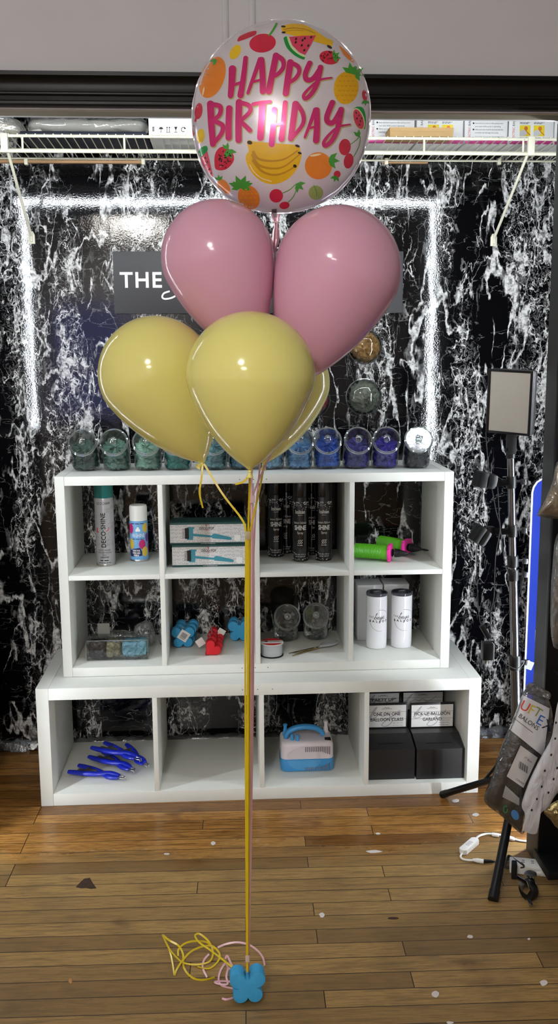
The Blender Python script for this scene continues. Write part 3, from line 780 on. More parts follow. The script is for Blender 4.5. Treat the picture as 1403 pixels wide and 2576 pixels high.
# loose bag at the far left
t = thing('clear_bag', 'crumpled clear bag at the left end of the wire shelf', 'bag', (a.x-.16, .3, deck(.25)))
w = MB(); ex = a.x-.14; pillow(w, [(ex-.15, 0), (ex+.11, 0), (ex+.12, .05), (ex+.05, .075), (ex-.1, .085), (ex-.16, .05)], lambda x, z, h: V((x, .285-h, deck(.285)+.014+z*.95)), .06, 8, 60, .012, 30)
w.build('bag', clear('crumpled_bag_film', (236, 236, 234), .22, .12, 1., 30, .22, (215, 212, 200)), t)
w = MB(); pillow(w, [(ex-.13, .005), (ex+.09, .005), (ex+.09, .04), (ex-.12, .05)], lambda x, z, h: V((x, .285-h*.9, deck(.285)+.018+z)), .035, 6, 40, .008, 30)
w.build('contents', mat('cream_tissue', (214, 206, 184), .8, var=.08, bump=.5, bs=30), t)
# cartons of electric balloon pumps
mag = mat('magenta_print', (186, 60, 128), .5, var=.05); yel = mat('yellow_print', (232, 210, 50), .5, var=.05); org = mat('orange_print', (214, 116, 40), .5); lg = mat('pale_grey_print', (196, 196, 200), .5)
edges = [(926, 1042, 't'), (1048, 1164, 'p'), (1168, 1276, 't'), (1279, 1391, 'p'), (1394, 1510, 't')]
yb0 = .27
for i, (p0, p1, kind) in enumerate(edges):
    a = at_y(p0, 340, yb0); b = at_y(p1, 340, yb0); z0 = deck(yb0)+.001; hgt = .155
    nth = ('first', 'second', 'third', 'fourth', 'fifth')[i]
    t = thing('pump_carton', 'white electric balloon pump carton, %s in the row right of the birthday balloon' % nth, 'carton', ((a.x+b.x)/2, yb0+.08, z0), group='pump cartons on the wire shelf')
    MB().box((a.x, yb0, z0), (b.x, yb0+.16, z0+hgt), bev=.0012).build('box', card_white, t)
    W_ = b.x-a.x; M = front(a.x, z0, yb0-.0005)
    w = MB(); flat_poly(w, [(0.001, .001), (W_-.001, .001), (W_-.001, .013), (.001, .010)], M); w.build('magenta_band', mag, t, recalc=False)
    Mv = M @ TR(.0195, .012, 0, pi/2)
    w = MB(); text(w, 'ELECTRIC', .0078, Mv, align='LEFT', fit=.041); w.build('red_lettering', ink_red, t, recalc=False)
    w = MB(); text(w, 'BALLOON PUMP', .0078, Mv @ TR(.045, 0, 0), align='LEFT')
    if kind == 't':
        for k, s in enumerate(('overheat and damage the pump.', 'Inflation port never should be obstructed otherwise', 'your eyes while pump is operating.', 'Never look into or point the inflate opening toward', 'Do not use under wet conditions.')):
            z = .034+.0098*k; text(w, s, .0044, M @ TR(.034, z, 0), align='LEFT', fit=(W_-.05 if len(s) > 34 else None))
            if k in (1, 3, 4): flat_poly(w, ell(.029, z+.002, .0028, .0028, n=10), M)
        w.build('lettering', ink_black, t, recalc=False)
        w = MB(); vs = stroke([(.034, .012), (.034, .024), (W_-.012, .024), (W_-.012, .012)], .0012, 1, cap=False); w.add([V((v.x, v.y, 0)) for v in vs[0]], vs[1], M)
        text(w, 'VOLTAGE', .004, M @ TR(.04, .016, 0), align='LEFT'); w.build('rating_panel', ink_grey, t, recalc=False)
    else:
        for k in range(4):
            x = .036+.047*(k % 2); z = .026+.047*(k//2)
            dash(w, x, x+.034, z-.0055, .0022, M, None, 20+k); dash(w, x, x+.028, z-.0085, .0022, M, None, 30+k)
        w.build('lettering', ink_black, t, recalc=False)
        for k in range(4):
            x = .036+.047*(k % 2); z = .026+.047*(k//2); Mk = M @ TR(x, z, .0001)
            w = MB(); w.k = 0; flat_poly(w, [(0, 0), (.036, 0), (.036, .034), (0, .034)], Mk)
            w.k = 1; flat_poly(w, [(.0, .002), (.012, .0), (.024, .006), (.022, .018), (.008, .02), (0, .012)], Mk, .0002)
            w.k = 2; flat_poly(w, ell(.021, .024, .006, .007), Mk, .0004); ink(w, [(.021, .017), (.026, .012), (.035, .004)], .003, Mk, .0004, n=3)
            w.build('instruction_picture', [yel, lg, org], t, recalc=False)
a = at_y(979, 325, .19); b = at_y(1137, 348, .19); z0 = deck(.2)
t = thing('cardboard_box', 'low flat brown cardboard box in front of the pump cartons', 'box', ((a.x+b.x)/2, .22, z0))
kraft = mat('brown_cardboard', (186, 152, 102), .7, var=.05, vs=25, bump=.1, bs=80)
MB().box((a.x, .178, z0+.001), (b.x, .262, z0+.027), bev=.001).build('tray', kraft, t)
w = MB(); w.box((a.x-.001, .176, z0+.027), (b.x+.001, .264, z0+.0285)); w.box((a.x-.001, .1755, z0+.017), (b.x+.001, .177, z0+.0282)); w.build('lid_flap', kraft, t, smooth=False)
# ------------------------------------------------------------------ cube row two (upper shelf): sprays, boxes, pumps
def can_body(R, h, shoulder=.012):
    return [(R*.9, 0), (R*.985, .0015), (R, .004), (R*.985, .006), (R, .009), (R, h-shoulder), (R*.96, h-shoulder*.5), (R*.8, h)]
# tall grey spray with teal cap
p = at_z(264, 1424, ZM); R = .0325; M = TR(p.x, p.y+R, ZM)
t = thing('spray_can', 'tall grey balloon shine spray with teal cap in the top left cube', 'spray can', M=M)
gl = mat('pale_grey_tin', (176, 176, 180), .3, .25, var=.05)
MB().lathe(can_body(R, .243), 44).build('tin', gl, t, world=False)
MB().lathe([(R*.97, .236), (R*.985, .238), (R*.985, .29), (R*.95, .296), (0, .2965)], 44).build('cap', mat('teal_cap', (28, 112, 108), .35), t, world=False)
MB().lathe([(R*1.015, 0), (R*1.02, .004), (R*1.0, .006)], 44, caps=False).build('base_rim', steel, t, world=False)
A = frame((0, 0, 0), (1, 0, 0), (0, 0, 1))
w = MB(); rv = random.Random(3)
def wrapM(z): return frame((0, 0, z), (1, 0, 0), (0, 0, 1))
Rw = R+.0004
text(w, 'DECO CHAMP', .009, wrapM(.214), wrap=Rw, fit=.05)
vs, fs = text_geo('DECO·SHINE', .0160, spacing=1.06, bold=.03, fit=.120); vs, fs = refine(vs, fs, .004); vs = [V((-v.y, v.x, 0)) for v in vs]
w.add([V((Rw*sin((v.x+.006)/Rw), v.y, Rw*cos((v.x+.006)/Rw))) for v in vs], fs, wrapM(.125))
for k, s_ in enumerate(('PROTECT AND KEEP', 'YOUR LATEX BALLOONS', 'SHINE', 'UNSCENTED')): text(w, s_, .0055, wrapM(.053-.0085*k), wrap=Rw, fit=(.044, .050, .014, .030)[k], bold=.03 if k == 3 else 0)
dash(w, -.016, .016, .0175, .005, wrapM(0), Rw, 3); dash(w, -.022, .024, .010, .0032, wrapM(0), Rw, 4)
w.build('lettering', ink_black, t, world=False, recalc=False)
w = MB()
for k in range(46):
    x = rv.uniform(-.046, .046); z = rv.uniform(.065, .205)
    if abs(x+.004) < .011: continue
    kind = k % 3
    pts = [(x+.006*cos(a)*(1-.1*j*.0), z+.006*sin(a)) for j, a in enumerate([i*.8 for i in range(7)])] if kind == 0 else [(x-.006, z), (x-.002, z+.006), (x+.002, z), (x+.006, z+.006)] if kind == 1 else [(x-.007, z-.003), (x, z+.003), (x+.007, z-.002)]
    ink(w, pts, .0010, wrapM(0), wrap=Rw-.0002, n=3, cap=False)
w.build('doodle_print', mat('doodle_grey', (150, 150, 155), .5), t, world=False, recalc=False)
w = MB(); ink(w, [(-.022, .118), (-.026, .125), (-.024, .132)], .005, wrapM(0), wrap=Rw, n=4); ink(w, [(.009, .122), (.016, .126), (.018, .136)], .002, wrapM(0), wrap=Rw, n=4)
w.build('red_mark', ink_red, t, world=False, recalc=False)

# short blue-label spray
p = at_z(349, 1413, ZM); R = .0322; M = TR(p.x, p.y+R, ZM)
t = thing('spray_can', 'short spray can with white cap and a sky-blue label of balloons', 'spray can', M=M)
MB().lathe(can_body(R, .15), 44).build('tin', mat('sky_blue_label', (112, 168, 218), .28, var=.06, vs=30), t, world=False)
MB().lathe([(R*.95, .144), (R*.965, .146), (R*.965, .19), (R*.9, .198), (R*.55, .2), (0, .2)], 44).build('cap', white_pl, t, world=False)
MB().lathe([(R*1.015, 0), (R*1.02, .004), (R*1.0, .006)], 44, caps=False).build('base_rim', steel, t, world=False)
Rw = R+.0004
for cs, nm, cl in (([(-.029, .1176, .012, .0185), (.0152, .0616, .0128, .0168), (.052, .05, .012, .018)], 'magenta_balloon_print', (190, 40, 110)), ([(.0285, .120, .0115, .017), (-.0262, .063, .0108, .019), (.0256, .035, .0122, .018), (-.052, .09, .012, .018)], 'yellow_balloon_print', (214, 184, 70)), ([(.0365, .084, .009, .016), (-.048, .035, .011, .014)], 'purple_balloon_print', (108, 56, 140))):
    w = MB()
    for x, z, rx, rz in cs: flat_poly(w, ell(x, z, rx, rz, n=28), wrapM(0), wrap=Rw+(.0001 if 'yellow' in nm else 0))
    w.build(nm, mat(nm, cl, .3), t, world=False, recalc=False)
w = MB(); text(w, 'HI-SHINE', .0135, wrapM(.0875), wrap=Rw+.0002, fit=.047)
for x, z in ((-.004, .112), (.004, .112), (0, .119)): flat_poly(w, ell(x, z, .0045, .0048), wrapM(0), wrap=Rw+.0002)
w.build('white_lettering', ink_white, t, world=False, recalc=False)
w = MB(); flat_poly(w, [(-.034, .018), (-.022, .0178), (-.01, .0185), (0, .0195), (.0125, .021), (.0135, .035), (.006, .0495), (-.006, .0478), (-.02, .045), (-.026, .041), (-.034, .040)], wrapM(0), wrap=Rw+.0003); dash(w, -.025, .025, .134, .004, wrapM(0), Rw+.0002, 5); dash(w, -.021, .021, .0795, .0032, wrapM(0), Rw+.0002, 6)
w.build('navy_panel', mat('navy_print', (34, 36, 84), .4), t, world=False, recalc=False)
w = MB()
for k, s in enumerate(('SHINY FOR', 'WEEKS AND', 'WEEKS!')): text(w, s, .0066, wrapM(.0365-.0085*k) @ TR(-.011, 0, 0, .1), wrap=None) if False else text(w, s, .0062, wrapM(.0365-.0085*k) @ Matrix.Rotation(-.008/Rw, 4, 'Y') , wrap=Rw+.0006, fit=(.028, .029, .020)[k], bold=.04)
w.build('panel_lettering', ink_white, t, world=False, recalc=False)

# black kalisan sprays
tin_black = mat('gloss_black_tin', (14, 14, 16), .16, var=.1, coat=.4)
def kalisan(label):
    t = thing('spray_can', label, 'spray can', group='black shine spray cans in the third cube')
    R = .0296
    MB().lathe(can_body(R, .236), 44).build('tin', tin_black, t, world=False)
    MB().lathe([(R*.95, .23), (R*.97, .232), (R*.97, .275), (R*.9, .284), (0, .2845)], 44).build('cap', tin_black, t, world=False)
    Rw = R+.0004; w = MB()
    text(w, 'kalisan', .013, wrapM(.171), wrap=Rw, fit=.035, bold=.025); dash(w, -.008, .008, .1645, .0022, wrapM(0), Rw, 7)
    text(w, 'Instant Balloon', .0085, wrapM(.135), wrap=Rw, fit=.046); text(w, 'SHINE', .0165, wrapM(.113), wrap=Rw, fit=.043, bold=.04); text(w, 'Spray', .0085, wrapM(.099), wrap=Rw, fit=.021)
    for dx in (-.006, 0, .006): ink(w, [(dx-.003, .064), (dx+.001, .068), (dx-.002, .073), (dx+.003, .078)], .0014, wrapM(0), wrap=Rw, n=4)
    dash(w, -.010, .010, .0575, .0026, wrapM(0), Rw, 8); text(w, '570 GR / 570 ml', .0045, wrapM(.024), wrap=Rw); text(w, '20.09 OZ / 19.27 FL.OZ', .0045, wrapM(.0165), wrap=Rw, fit=.036)
    w.build('lettering', ink_white, t, world=False, recalc=False)
    w = MB(); rd = random.Random(5)
    for k in range(330):
        if k < 215: z = .2115+abs(rd.gauss(0, .010))*-1 if k < 185 else rd.uniform(.175, .21)
        else: z = .006+abs(rd.gauss(0, .011))
        a = rd.uniform(-pi, pi)*Rw; s = rd.uniform(.0007, .0021)
        if abs(a) < .027 and .012 < z < .03: continue
        flat_poly(w, ell(a, z, s, s*rd.uniform(.6, 1.3), rd.uniform(0, 3), n=5), wrapM(0), wrap=Rw)
    w.build('speckle_print', ink_white, t, world=False, recalc=False)
    return t
KP = [(.802, .362, .05, 'first black shine spray can from the left, set a little back'), (.886, .286, -.1, 'front black shine spray can in the middle of the group'), (.967, .286, .0, 'front black shine spray can at the right of the group'),
      (.846, .420, -.3, 'hidden black shine spray can behind the first two'), (.934, .388, .3, 'black shine spray can at the back between the middle and right ones')]
k0 = None
for x, y, rz, lb in KP:
    M = TR(x, y, ZM, rz)
    if k0 is None: k0 = kalisan(lb); k0.matrix_basis = M
    else: dup(k0, M, lb)

# two patterned brush boxes
teal_card = mat('dark_teal_card', (36, 78, 76), .5, var=.05); teal_pl = mat('teal_brush_print', (62, 140, 158), .45, var=.04); light_card = mat('pale_grey_card', (218, 216, 216), .5, var=.02); doodle = mat('doodle_print_grey', (158, 156, 156), .55)
def brush_box(label, x0, x1, y, z):
    W_ = x1-x0; H_ = .0765
    t = thing('brush_box', label, 'box', (x0+W_/2, y+.05, z), group='brush boxes in the second cube')
    MB().box((x0, y, z), (x1, y+.1, z+H_), bev=.0012).build('box', teal_card, t)
    M = front(x0, z, y-.0004)
    w = MB(); flat_poly(w, [(.001, .007), (W_-.001, .007), (W_-.001, H_-.007), (.001, H_-.007)], M); w.build('front_panel', light_card, t, recalc=False)
    w = MB(); rd = random.Random(9); n = 0
    for i in range(18):
        for j in range(5):
            x = .009+i*(W_-.018)/17+rd.uniform(-.002, .002); y_ = .0125+j*.0128+rd.uniform(-.0015, .0015); k = rd.randrange(6)
            if k == 0: pts = [(x-.008, y_), (x-.004, y_+.006), (x, y_-.001), (x+.004, y_+.006), (x+.008, y_)]
            elif k == 1: pts = [(x+.0055*cos(a*.9), y_+.0055*sin(a*.9)) for a in range(8)]
            elif k == 2: pts = [(x+.0009*a*cos(a*.9), y_+.0009*a*sin(a*.9)) for a in range(9)]
            elif k == 3: pts = [(x-.007, y_+.003), (x, y_-.003), (x+.007, y_+.003)]
            elif k == 4: pts = [(x-.006, y_+.005), (x, y_-.004), (x+.006, y_+.005)]
            else: pts = [(x-.007, y_-.004), (x-.002, y_+.004), (x+.001, y_-.004), (x+.005, y_+.004), (x+.007, y_)]
            ink(w, [((px_-x)*.8+x, (py_-y_)*.8+y_) for px_, py_ in pts], .0011, M, .0002, n=4, cap=False)
    w.build('doodle_pattern', doodle, t, recalc=False)
    w = MB(); w.k = 0
    flat_poly(w, [(.058, .0165), (.078, .0165), (.080, .025), (.080, .053), (.084, .056), (.084, .0605), (.066, .0615), (.058, .060)], M, .0006)
    flat_poly(w, [(.078, .0295), (.146, .024), (.146, .031), (.078, .0385)], M, .0005); flat_poly(w, [(.144, .021), (.205, .0145), (.2105, .0165), (.211, .0215), (.205, .025), (.152, .038), (.144, .034)], M, .0006)
    w.k = 1; flat_poly(w, [(.052, .0205), (.0655, .0205), (.0655, .058), (.052, .058)], M, .0008)
    for k in range(9): flat_poly(w, [(.0425, .022+k*.004), (.052, .0225+k*.004), (.052, .0237+k*.004), (.0425, .0232+k*.004)], M, .0007)
    w.build('brush_picture', [teal_pl, ink_black], t, recalc=False)
    w = MB(); text(w, 'DECO POP', .0088, M @ TR(.126, .052, .0006), fit=.05, bold=.02); w.build('lettering', ink_black, t, recalc=False)
    w = MB(); flat_poly(w, [(.1225, .063), (.127, .063), (.1255, .069), (.124, .069)], M, .0007); ink(w, [(.122, .0505), (.127, .049), (.133, .0505)], .0012, M, .0007, n=4); w.build('red_mark', ink_red, t, recalc=False)
    w = MB(); text(w, 'www.decochamp.com', .004, M @ TR(.13, .0018, .0003)); w.build('web_address', ink_white, t, recalc=False)
    # a pale rounded sticker frame at the lower right (left blank)
    w = MB(); flat_poly(w, [(.220, .011), (.240, .011), (.240, .031), (.220, .031)], M, .0006); w.build('sticker', ink_white, t, recalc=False)
    return t
a = at_z(433, 1427, ZM)
brush_box('lower of the two patterned brush boxes in the second cube', a.x, a.x+.262, a.y, ZM)
brush_box('upper of the two patterned brush boxes, stacked on the other', a.x-.006, a.x+.256, a.y+.004, ZM+.0772)

# two green hand pumps
green_pl = mat('lime_green_plastic', (92, 178, 32), .32, var=.05, sub=.0); pink_pl = mat('hot_pink_plastic', (236, 58, 160), .35, var=.04)
def hand_pump(label, Lb=.122):
    t = thing('hand_pump', label, 'hand pump', group='green hand pumps in the fourth cube')
    Rx = Matrix.Rotation(pi/2, 4, 'Y'); r = .0262; n = int(Lb*240)
    prof = [(r*.5, -Lb-.004), (r*.92, -Lb-.002)]
    for k in range(n*4+1):
        prof.append((r*(.975+.03*cos(2*pi*k/4)) if k < n*4*.84 else r*.985, -Lb+(Lb-.004)*k/(n*4)))
    MB().lathe(prof, 36, Rx).build('barrel', green_pl, t, world=False)
    c = MB().lathe([(r*.95, -.006), (r*1.13, -.005), (r*1.16, -.002), (r*1.16, .003), (r*1.1, .006), (r*.6, .0075)], 36, Rx)
    for k in range(4):
        a = k*pi/2+.6; c.box((-.004, -.004, -.003), (.005, .004, .004), TR(0, 0, 0) @ Matrix.Rotation(a, 4, 'X') @ TR(0, 0, r*1.18), bev=.001)
    c.build('collar', pink_pl, t, world=False)
    prof = [(.013, .006), (.014, .012), (.008, .014), (.008, .018)]
    for k in range(37):
        s = k/36; prof.append(((.0165-.0125*s**1.2)*sin(pi*min(1, .35+s*.4))*(1+.07*cos(2*pi*k/4)), .018+.050*s))
    prof += [(.0042, .071), (.0036, .086), (.0022, .091), (.0015, .093)]
    MB().lathe(prof, 28, Rx).build('nozzle', black_pl, t, world=False)
    return t
def pump_at(c, tip, lb, rot, first=None):
    z = ZM+.0318; a = at_z(*c, z); b = at_z(*tip, ZM+.02); d = (b-a); M = TR(a.x, a.y, z, atan2(d.y, d.x)) @ Matrix.Rotation(rot, 4, 'X')
    if first: return dup(first, M, lb)
    t = hand_pump(lb); t.matrix_basis = M; return t
h0 = pump_at((980, 1390), (1067, 1404), 'green hand pump with pink collar lying in front in the fourth cube', .3)
h2 = hand_pump('green hand pump with pink collar lying behind the front one', .118); q = at_z(1028, 1374, ZM+.0318); h2.matrix_basis = TR(q.x-.010, q.y-.012, ZM+.0318, radians(-46)) @ Matrix.Rotation(.2, 4, 'X')

# ------------------------------------------------------------------ cube row one (upper shelf): bag, weights, jars, tumblers
# clear box bag of three colours
bx0, bx1, by0, by1, bz = .140, .352, .172, .255, ZB
for nm, c, u0, u1, sd in (('black', (40, 39, 42), .144, .205, 2), ('khaki', (132, 127, 100), .205, .256, 5), ('light blue', (124, 186, 240), .258, .347, 9)):
    w = MB(); rings = []
    for i in range(21):
        s = i/20; e = min(1, sqrt(max(.03, 1-(abs(s-.5)*2)**10))); ring = []
        for k in range(60):
            a = 2*pi*k/60; sx = abs(cos(a))**.45*(1 if cos(a) > 0 else -1); sz = abs(sin(a))**.45*(1 if sin(a) > 0 else -1)
            p = V((u0+(u1-u0)*s, (by0+by1)/2+.0372*sx*e, bz+.034+.0292*sz*e)); f_ = max(-.005, min(.001, fold(p, 26, .016, sd)-.001)); n = V((0, sx, sz)); p = p+n.normalized()*f_; p.z = max(p.z, bz+.002); ring.append(p)
        rings.append(ring)
    w.rings(rings); rd = random.Random(sd)
    for _ in range(3 if nm == 'black' else 5): w.torus(.0065, .0014, 18, 6, axis((rd.uniform(u0+.012, u1-.012), (by0+by1)/2-.0335, bz+rd.uniform(.02, .05)), (rd.uniform(-.5, .5), -1, rd.uniform(-.3, .5))))
    tag(rebase(w.build('deflated_balloons', rubber('rubber_bag_'+nm.replace(' ', '_'), c), None, angle=60)), 'folded %s balloons packed inside the clear box-shaped bag' % nm, 'balloons', 'balloons packed in the clear box bag', 'stuff')
t = thing('clear_box_bag', 'clear box-shaped bag of black, khaki and light blue balloons', 'bag', ((bx0+bx1)/2, (by0+by1)/2, bz))
MB().box((bx0, by0, bz), (bx1, by1, bz+.073), bev=.006).build('bag', clear('clear_box_film', (242, 245, 245), .05, .06, .3, 18), t)
w = MB()
for z in (.0015, .0715): w.tube([(bx0+.003, by0, bz+z), (bx1-.003, by0, bz+z)], .0009, 6)
for x in (bx0+.001, bx1-.001): w.tube([(x, by0, bz+.003), (x, by0, bz+.07)], .0009, 6)
w.build('seam', rim_clear, t)
MB().box((bx0+.03, by1+.002, bz+.0005), (bx0+.072, by1+.003, bz+.108)).build('header_card', mat('pale_card', (150, 150, 146), .6), t)
# crinkled bags of beads behind it
for i, (x, y, hw, hh, lb) in enumerate(((.213, .33, .085, .048, 'low crinkled clear bag lying behind the box-shaped bag'), (.322, .33, .037, .075, 'tall crinkled clear bag left of the first divider'), (.388, .345, .011, .07, 'crinkled clear bag squeezed against the first divider'))):
    t = thing('clear_bag', lb, 'bag', (x, y, ZB))
    w = MB(); pillow(w, [(x-hw, 0.002), (x+hw, .002), (x+hw*.95, hh), (x+hw*.4, hh*1.25), (x-hw*.3, hh*1.15), (x-hw*.9, hh*.9)], lambda u, z, h, yy=y: V((u, yy-h, ZB+max(.001, z))), .03, 8, 60, .016, 34)
    w.build('bag', poly_bag, t)
    w = MB(); pts = cr([(x-hw*.3, y-.034, ZB+hh*.95), (x-hw*.1, y-.036, ZB+hh*.7), (x+hw*.1, y-.036, ZB+hh*.45), (x-hw*.05, y-.034, ZB+hh*.25)], 4)
    for q in pts: w.sphere(q, .0022, seg=8, rg=6)
    w.build('bead_chain', steel, t)

# foam weights: butterflies and hearts
blue_foam = mat('blue_foam', (60, 160, 212), .75, var=.06, vs=90, bump=.25, bs=300, bdist=.001); red_foam = mat('red_foam', (214, 26, 40), .6, var=.05, vs=90, bump=.2, bs=300, bdist=.001)
def lobes(cs, n=96, c=(0, .037)):
    out = []
    for k in range(n):
        a = 2*pi*k/n; d = (cos(a), sin(a)); best = .006
        for x, y, r in cs:
            ox, oy = x-c[0], y-c[1]; b = ox*d[0]+oy*d[1]; q = r*r-(ox*ox+oy*oy-b*b)
            if q > 0: best = max(best, b+sqrt(q))
        out.append((c[0]+best*d[0], c[1]+best*d[1]))
    return out
BF = lobes([(-.0225, .0545, .0185), (.0225, .0545, .0185), (-.0165, .0185, .0175), (.0165, .0185, .0175), (0, .038, .02)])
def butterfly(label, group, tagged=False, thick=.036):
    t = thing('balloon_weight', label, 'balloon weight', group=group)
    Mx = frame((0, 0, 0), (1, 0, 0), (0, 0, 1))
    MB().bprism(BF, -thick/2, thick/2, .0022, Mx).build('body', blue_foam, t, world=False)
    w = MB(); w.box((-.0035, -thick/2, .055), (.0035, thick/2, .0605), bev=.001); w.build('loop_band', blue_foam, t, world=False)
    MB().torus(.0068, .0011, 24, 6, TR(0, -thick*.1, .066, 0, pi/2, .5)).build('key_ring', steel, t, world=False)
    if tagged:
        Mt = frame((.003, -thick/2-.0022, .044), (cos(.6), 0, -sin(.6)), (sin(.6), 0, cos(.6)))
        g = MB().box((-.018, -.018, 0), (.018, .018, .0012)).add([], [])
        g = g.build('price_tag', paper, t, world=False, smooth=False); g.data.transform(Mt)
        w = MB()
        for k in range(14): x = -.010+k*.0015; flat_poly(w, [(x, -.008), (x+(.0006 if k % 3 else .001), -.008), (x+(.0006 if k % 3 else .001), .010), (x, .010)], Mt, .0015)
        flat_poly(w, [(-.010, -.012), (.009, -.012), (.009, -.0105), (-.010, -.0105)], Mt, .0015)
        w.build('barcode', ink_black, g, world=False, recalc=False)
    return t
# (front of each row first)
p = at_z(460, 1631, ZB)
b1 = butterfly('blue butterfly foam weight with a barcode tag, front of the left row', 'butterfly weights in the second cube', True, .030); b1.matrix_basis = TR(p.x, p.y+.02, ZB+.0008, .05, -.03)
b2 = butterfly('blue butterfly foam weight in the middle of the left row', 'butterfly weights in the second cube', False, .030); b2.matrix_basis = TR(p.x+.008, p.y+.062, ZB+.0008, -.06, -.03)
dup(b2, TR(p.x+.012, p.y+.104, ZB+.0008, .04, -.03), 'blue butterfly foam weight at the back of the left row')
p = at_z(603, 1614, ZB)
dup(b2, TR(p.x-.002, p.y+.02, ZB+.0008, .03, -.03), 'blue butterfly foam weight beside the centre divider, front one')
dup(b2, TR(p.x+.002, p.y+.06, ZB+.0008, -.03, -.03), 'blue butterfly foam weight beside the centre divider, rear one')
HT = []
for k in range(72):
    a = 2*pi*k/72; HT.append((16*sin(a)**3*.0019, (13*cos(a)-5*cos(2*a)-2*cos(3*a)-cos(4*a))*.0019))
ca, sa = cos(-.80), sin(-.80); HT = [(x*ca-y*sa, x*sa+y*ca) for x, y in HT]; lowz = min(y for x, y in HT); HT = [(x, y-lowz) for x, y in HT]
def heart(label, thick=.034):
    t = thing('balloon_weight', label, 'balloon weight', group='heart weights in the second cube')
    Mx = frame((0, 0, 0), (1, 0, 0), (0, 0, 1))
    MB().bprism(HT, -thick/2, thick/2, .002, Mx).build('body', red_foam, t, world=False)
    MB().torus(.0066, .0011, 24, 6, TR(-.012, -.002, .0655, .2, pi/2, .4)).build('key_ring', steel, t, world=False)
    return t
p = at_z(533, 1650, ZB); h1 = None
for k, lb in enumerate(('red heart foam weight at the front of its row', 'second red heart foam weight from the front', 'third red heart foam weight from the front', 'rearmost red heart foam weight in the row')):
    M = TR(p.x+.002*k+(.004 if k % 2 else 0), p.y+.02+.046*k, ZB+.0008, .06*(-1)**k)
    if h1 is None: h1 = heart(lb); h1.matrix_basis = M
    else: dup(h1, M, lb)
for k, (dx, dy, a, lb) in enumerate(((-.047, .038, -.55, 'white price tag standing left of the front red heart'), (.047, .15, .6, 'white price tag leaning right of the rear red heart'))):
    o = MB().box((-.014, -.0006, 0), (.014, .0006, .028), Matrix.Identity(4)).build('price_tag', paper, None, smooth=False)
    q = at_y(*((509, 1614), (550, 1590))[k], p.y+dy); o.matrix_basis = TR(q.x, q.y, q.z-.014, .2) @ Matrix.Rotation(a, 4, 'Y'); tag(o, lb, 'price tag')

# spool of clear line
p = at_z(685, 1657, ZB); R = .0405
t = thing('line_spool', 'spool of clear line with a red and white label on top', 'spool', M=TR(p.x, p.y+R, ZB))
MB().lathe([(R, 0), (R, .003), (R*.4, .0034)], 44).build('flange', black_pl, t, world=False)
MB().lathe([(R, .0445), (R*1.005, .046), (R, .0475), (0, .0478)], 44).build('flange', white_pl, t, world=False)
MB().lathe([(R*.4, .003)]+[(R*.9+.0007*(k % 2), .0035+.041*k/40) for k in range(41)]+[(R*.4, .0445)], 44).build('wound_line', mat('clear_line', (206, 212, 216), .18, var=.05, spec=.8, coat=.5, stretch=(1, 1, 60)), t, world=False)
w = MB(); w.k = 0; flat_poly(w, ell(0, 0, R*.96, R*.96, a0=.35, a1=pi-.35, n=20), TR(0, 0, .0482)); flat_poly(w, ell(0, 0, R*.96, R*.96, a0=pi+.5, a1=2*pi-.5, n=20), TR(0, 0, .0482))
w.build('red_label', ink_red, t, world=False, recalc=False)
w = MB(); flat_poly(w, ell(-.019, .004, .006, .006), TR(0, 0, .0484)); vs, fs = stroke([(-.005, 0), (.003, .006), (.010, -.004), (.018, .004), (.026, -.003)], .002, 4); w.add([V((v.x, v.y, .0485)) for v in vs], fs); w.build('label_print', ink_black, t, world=False, recalc=False)

# scissors
a = at_z(730, 1650, ZB); b = at_z(846, 1620, ZB); d = b-a; L_ = d.length
t = thing('scissors', 'gold-bladed scissors with clear handles lying beside the spool', 'scissors', M=TR(a.x, a.y, ZB+.0005, atan2(d.y, d.x)))
brass = mat('gold_steel', (168, 148, 104), .25, 1, var=.08)
clr_grey = mat('frosted_clear_handle', (176, 178, 182), .18, .2, var=.08, spec=.8)
for sg, zz in ((1, .001), (-1, .0048)):
    M = TR(L_*.52, 0, 0) @ Matrix.Rotation(radians(5)*sg, 4, 'Z') @ TR(-L_*.52, 0, 0)
    bl = MB().prism([(0, 0), (L_*.2, .0045*sg), (L_*.45, .007*sg), (L_*.58, .007*sg), (L_*.62, -.003*sg), (L_*.45, -.004*sg)][::sg], zz, zz+.0028, M).build('blade', brass, t, world=False)
    pts = [(L_*.60, 0, .0065), (L_*.66, -.006*sg, .0075), (L_*.74, -.017*sg, .0085), (L_*.86, -.022*sg, .0085), (L_*.97, -.018*sg, .0085), (L_*1.0, -.008*sg, .0085), (L_*.93, -.002*sg, .0085), (L_*.80, -.002*sg, .0085), (L_*.70, -.001*sg, .008)]
    MB().tube(cr(pts, 5), .0048, 10, M=M).build('handle', clr_grey, t, world=False)
MB().lathe([(.004, .0076), (.004, .0092), (.002, .0098), (0, .0098)], 16, TR(L_*.52, 0, 0)).build('pivot_screw', steel, t, world=False)

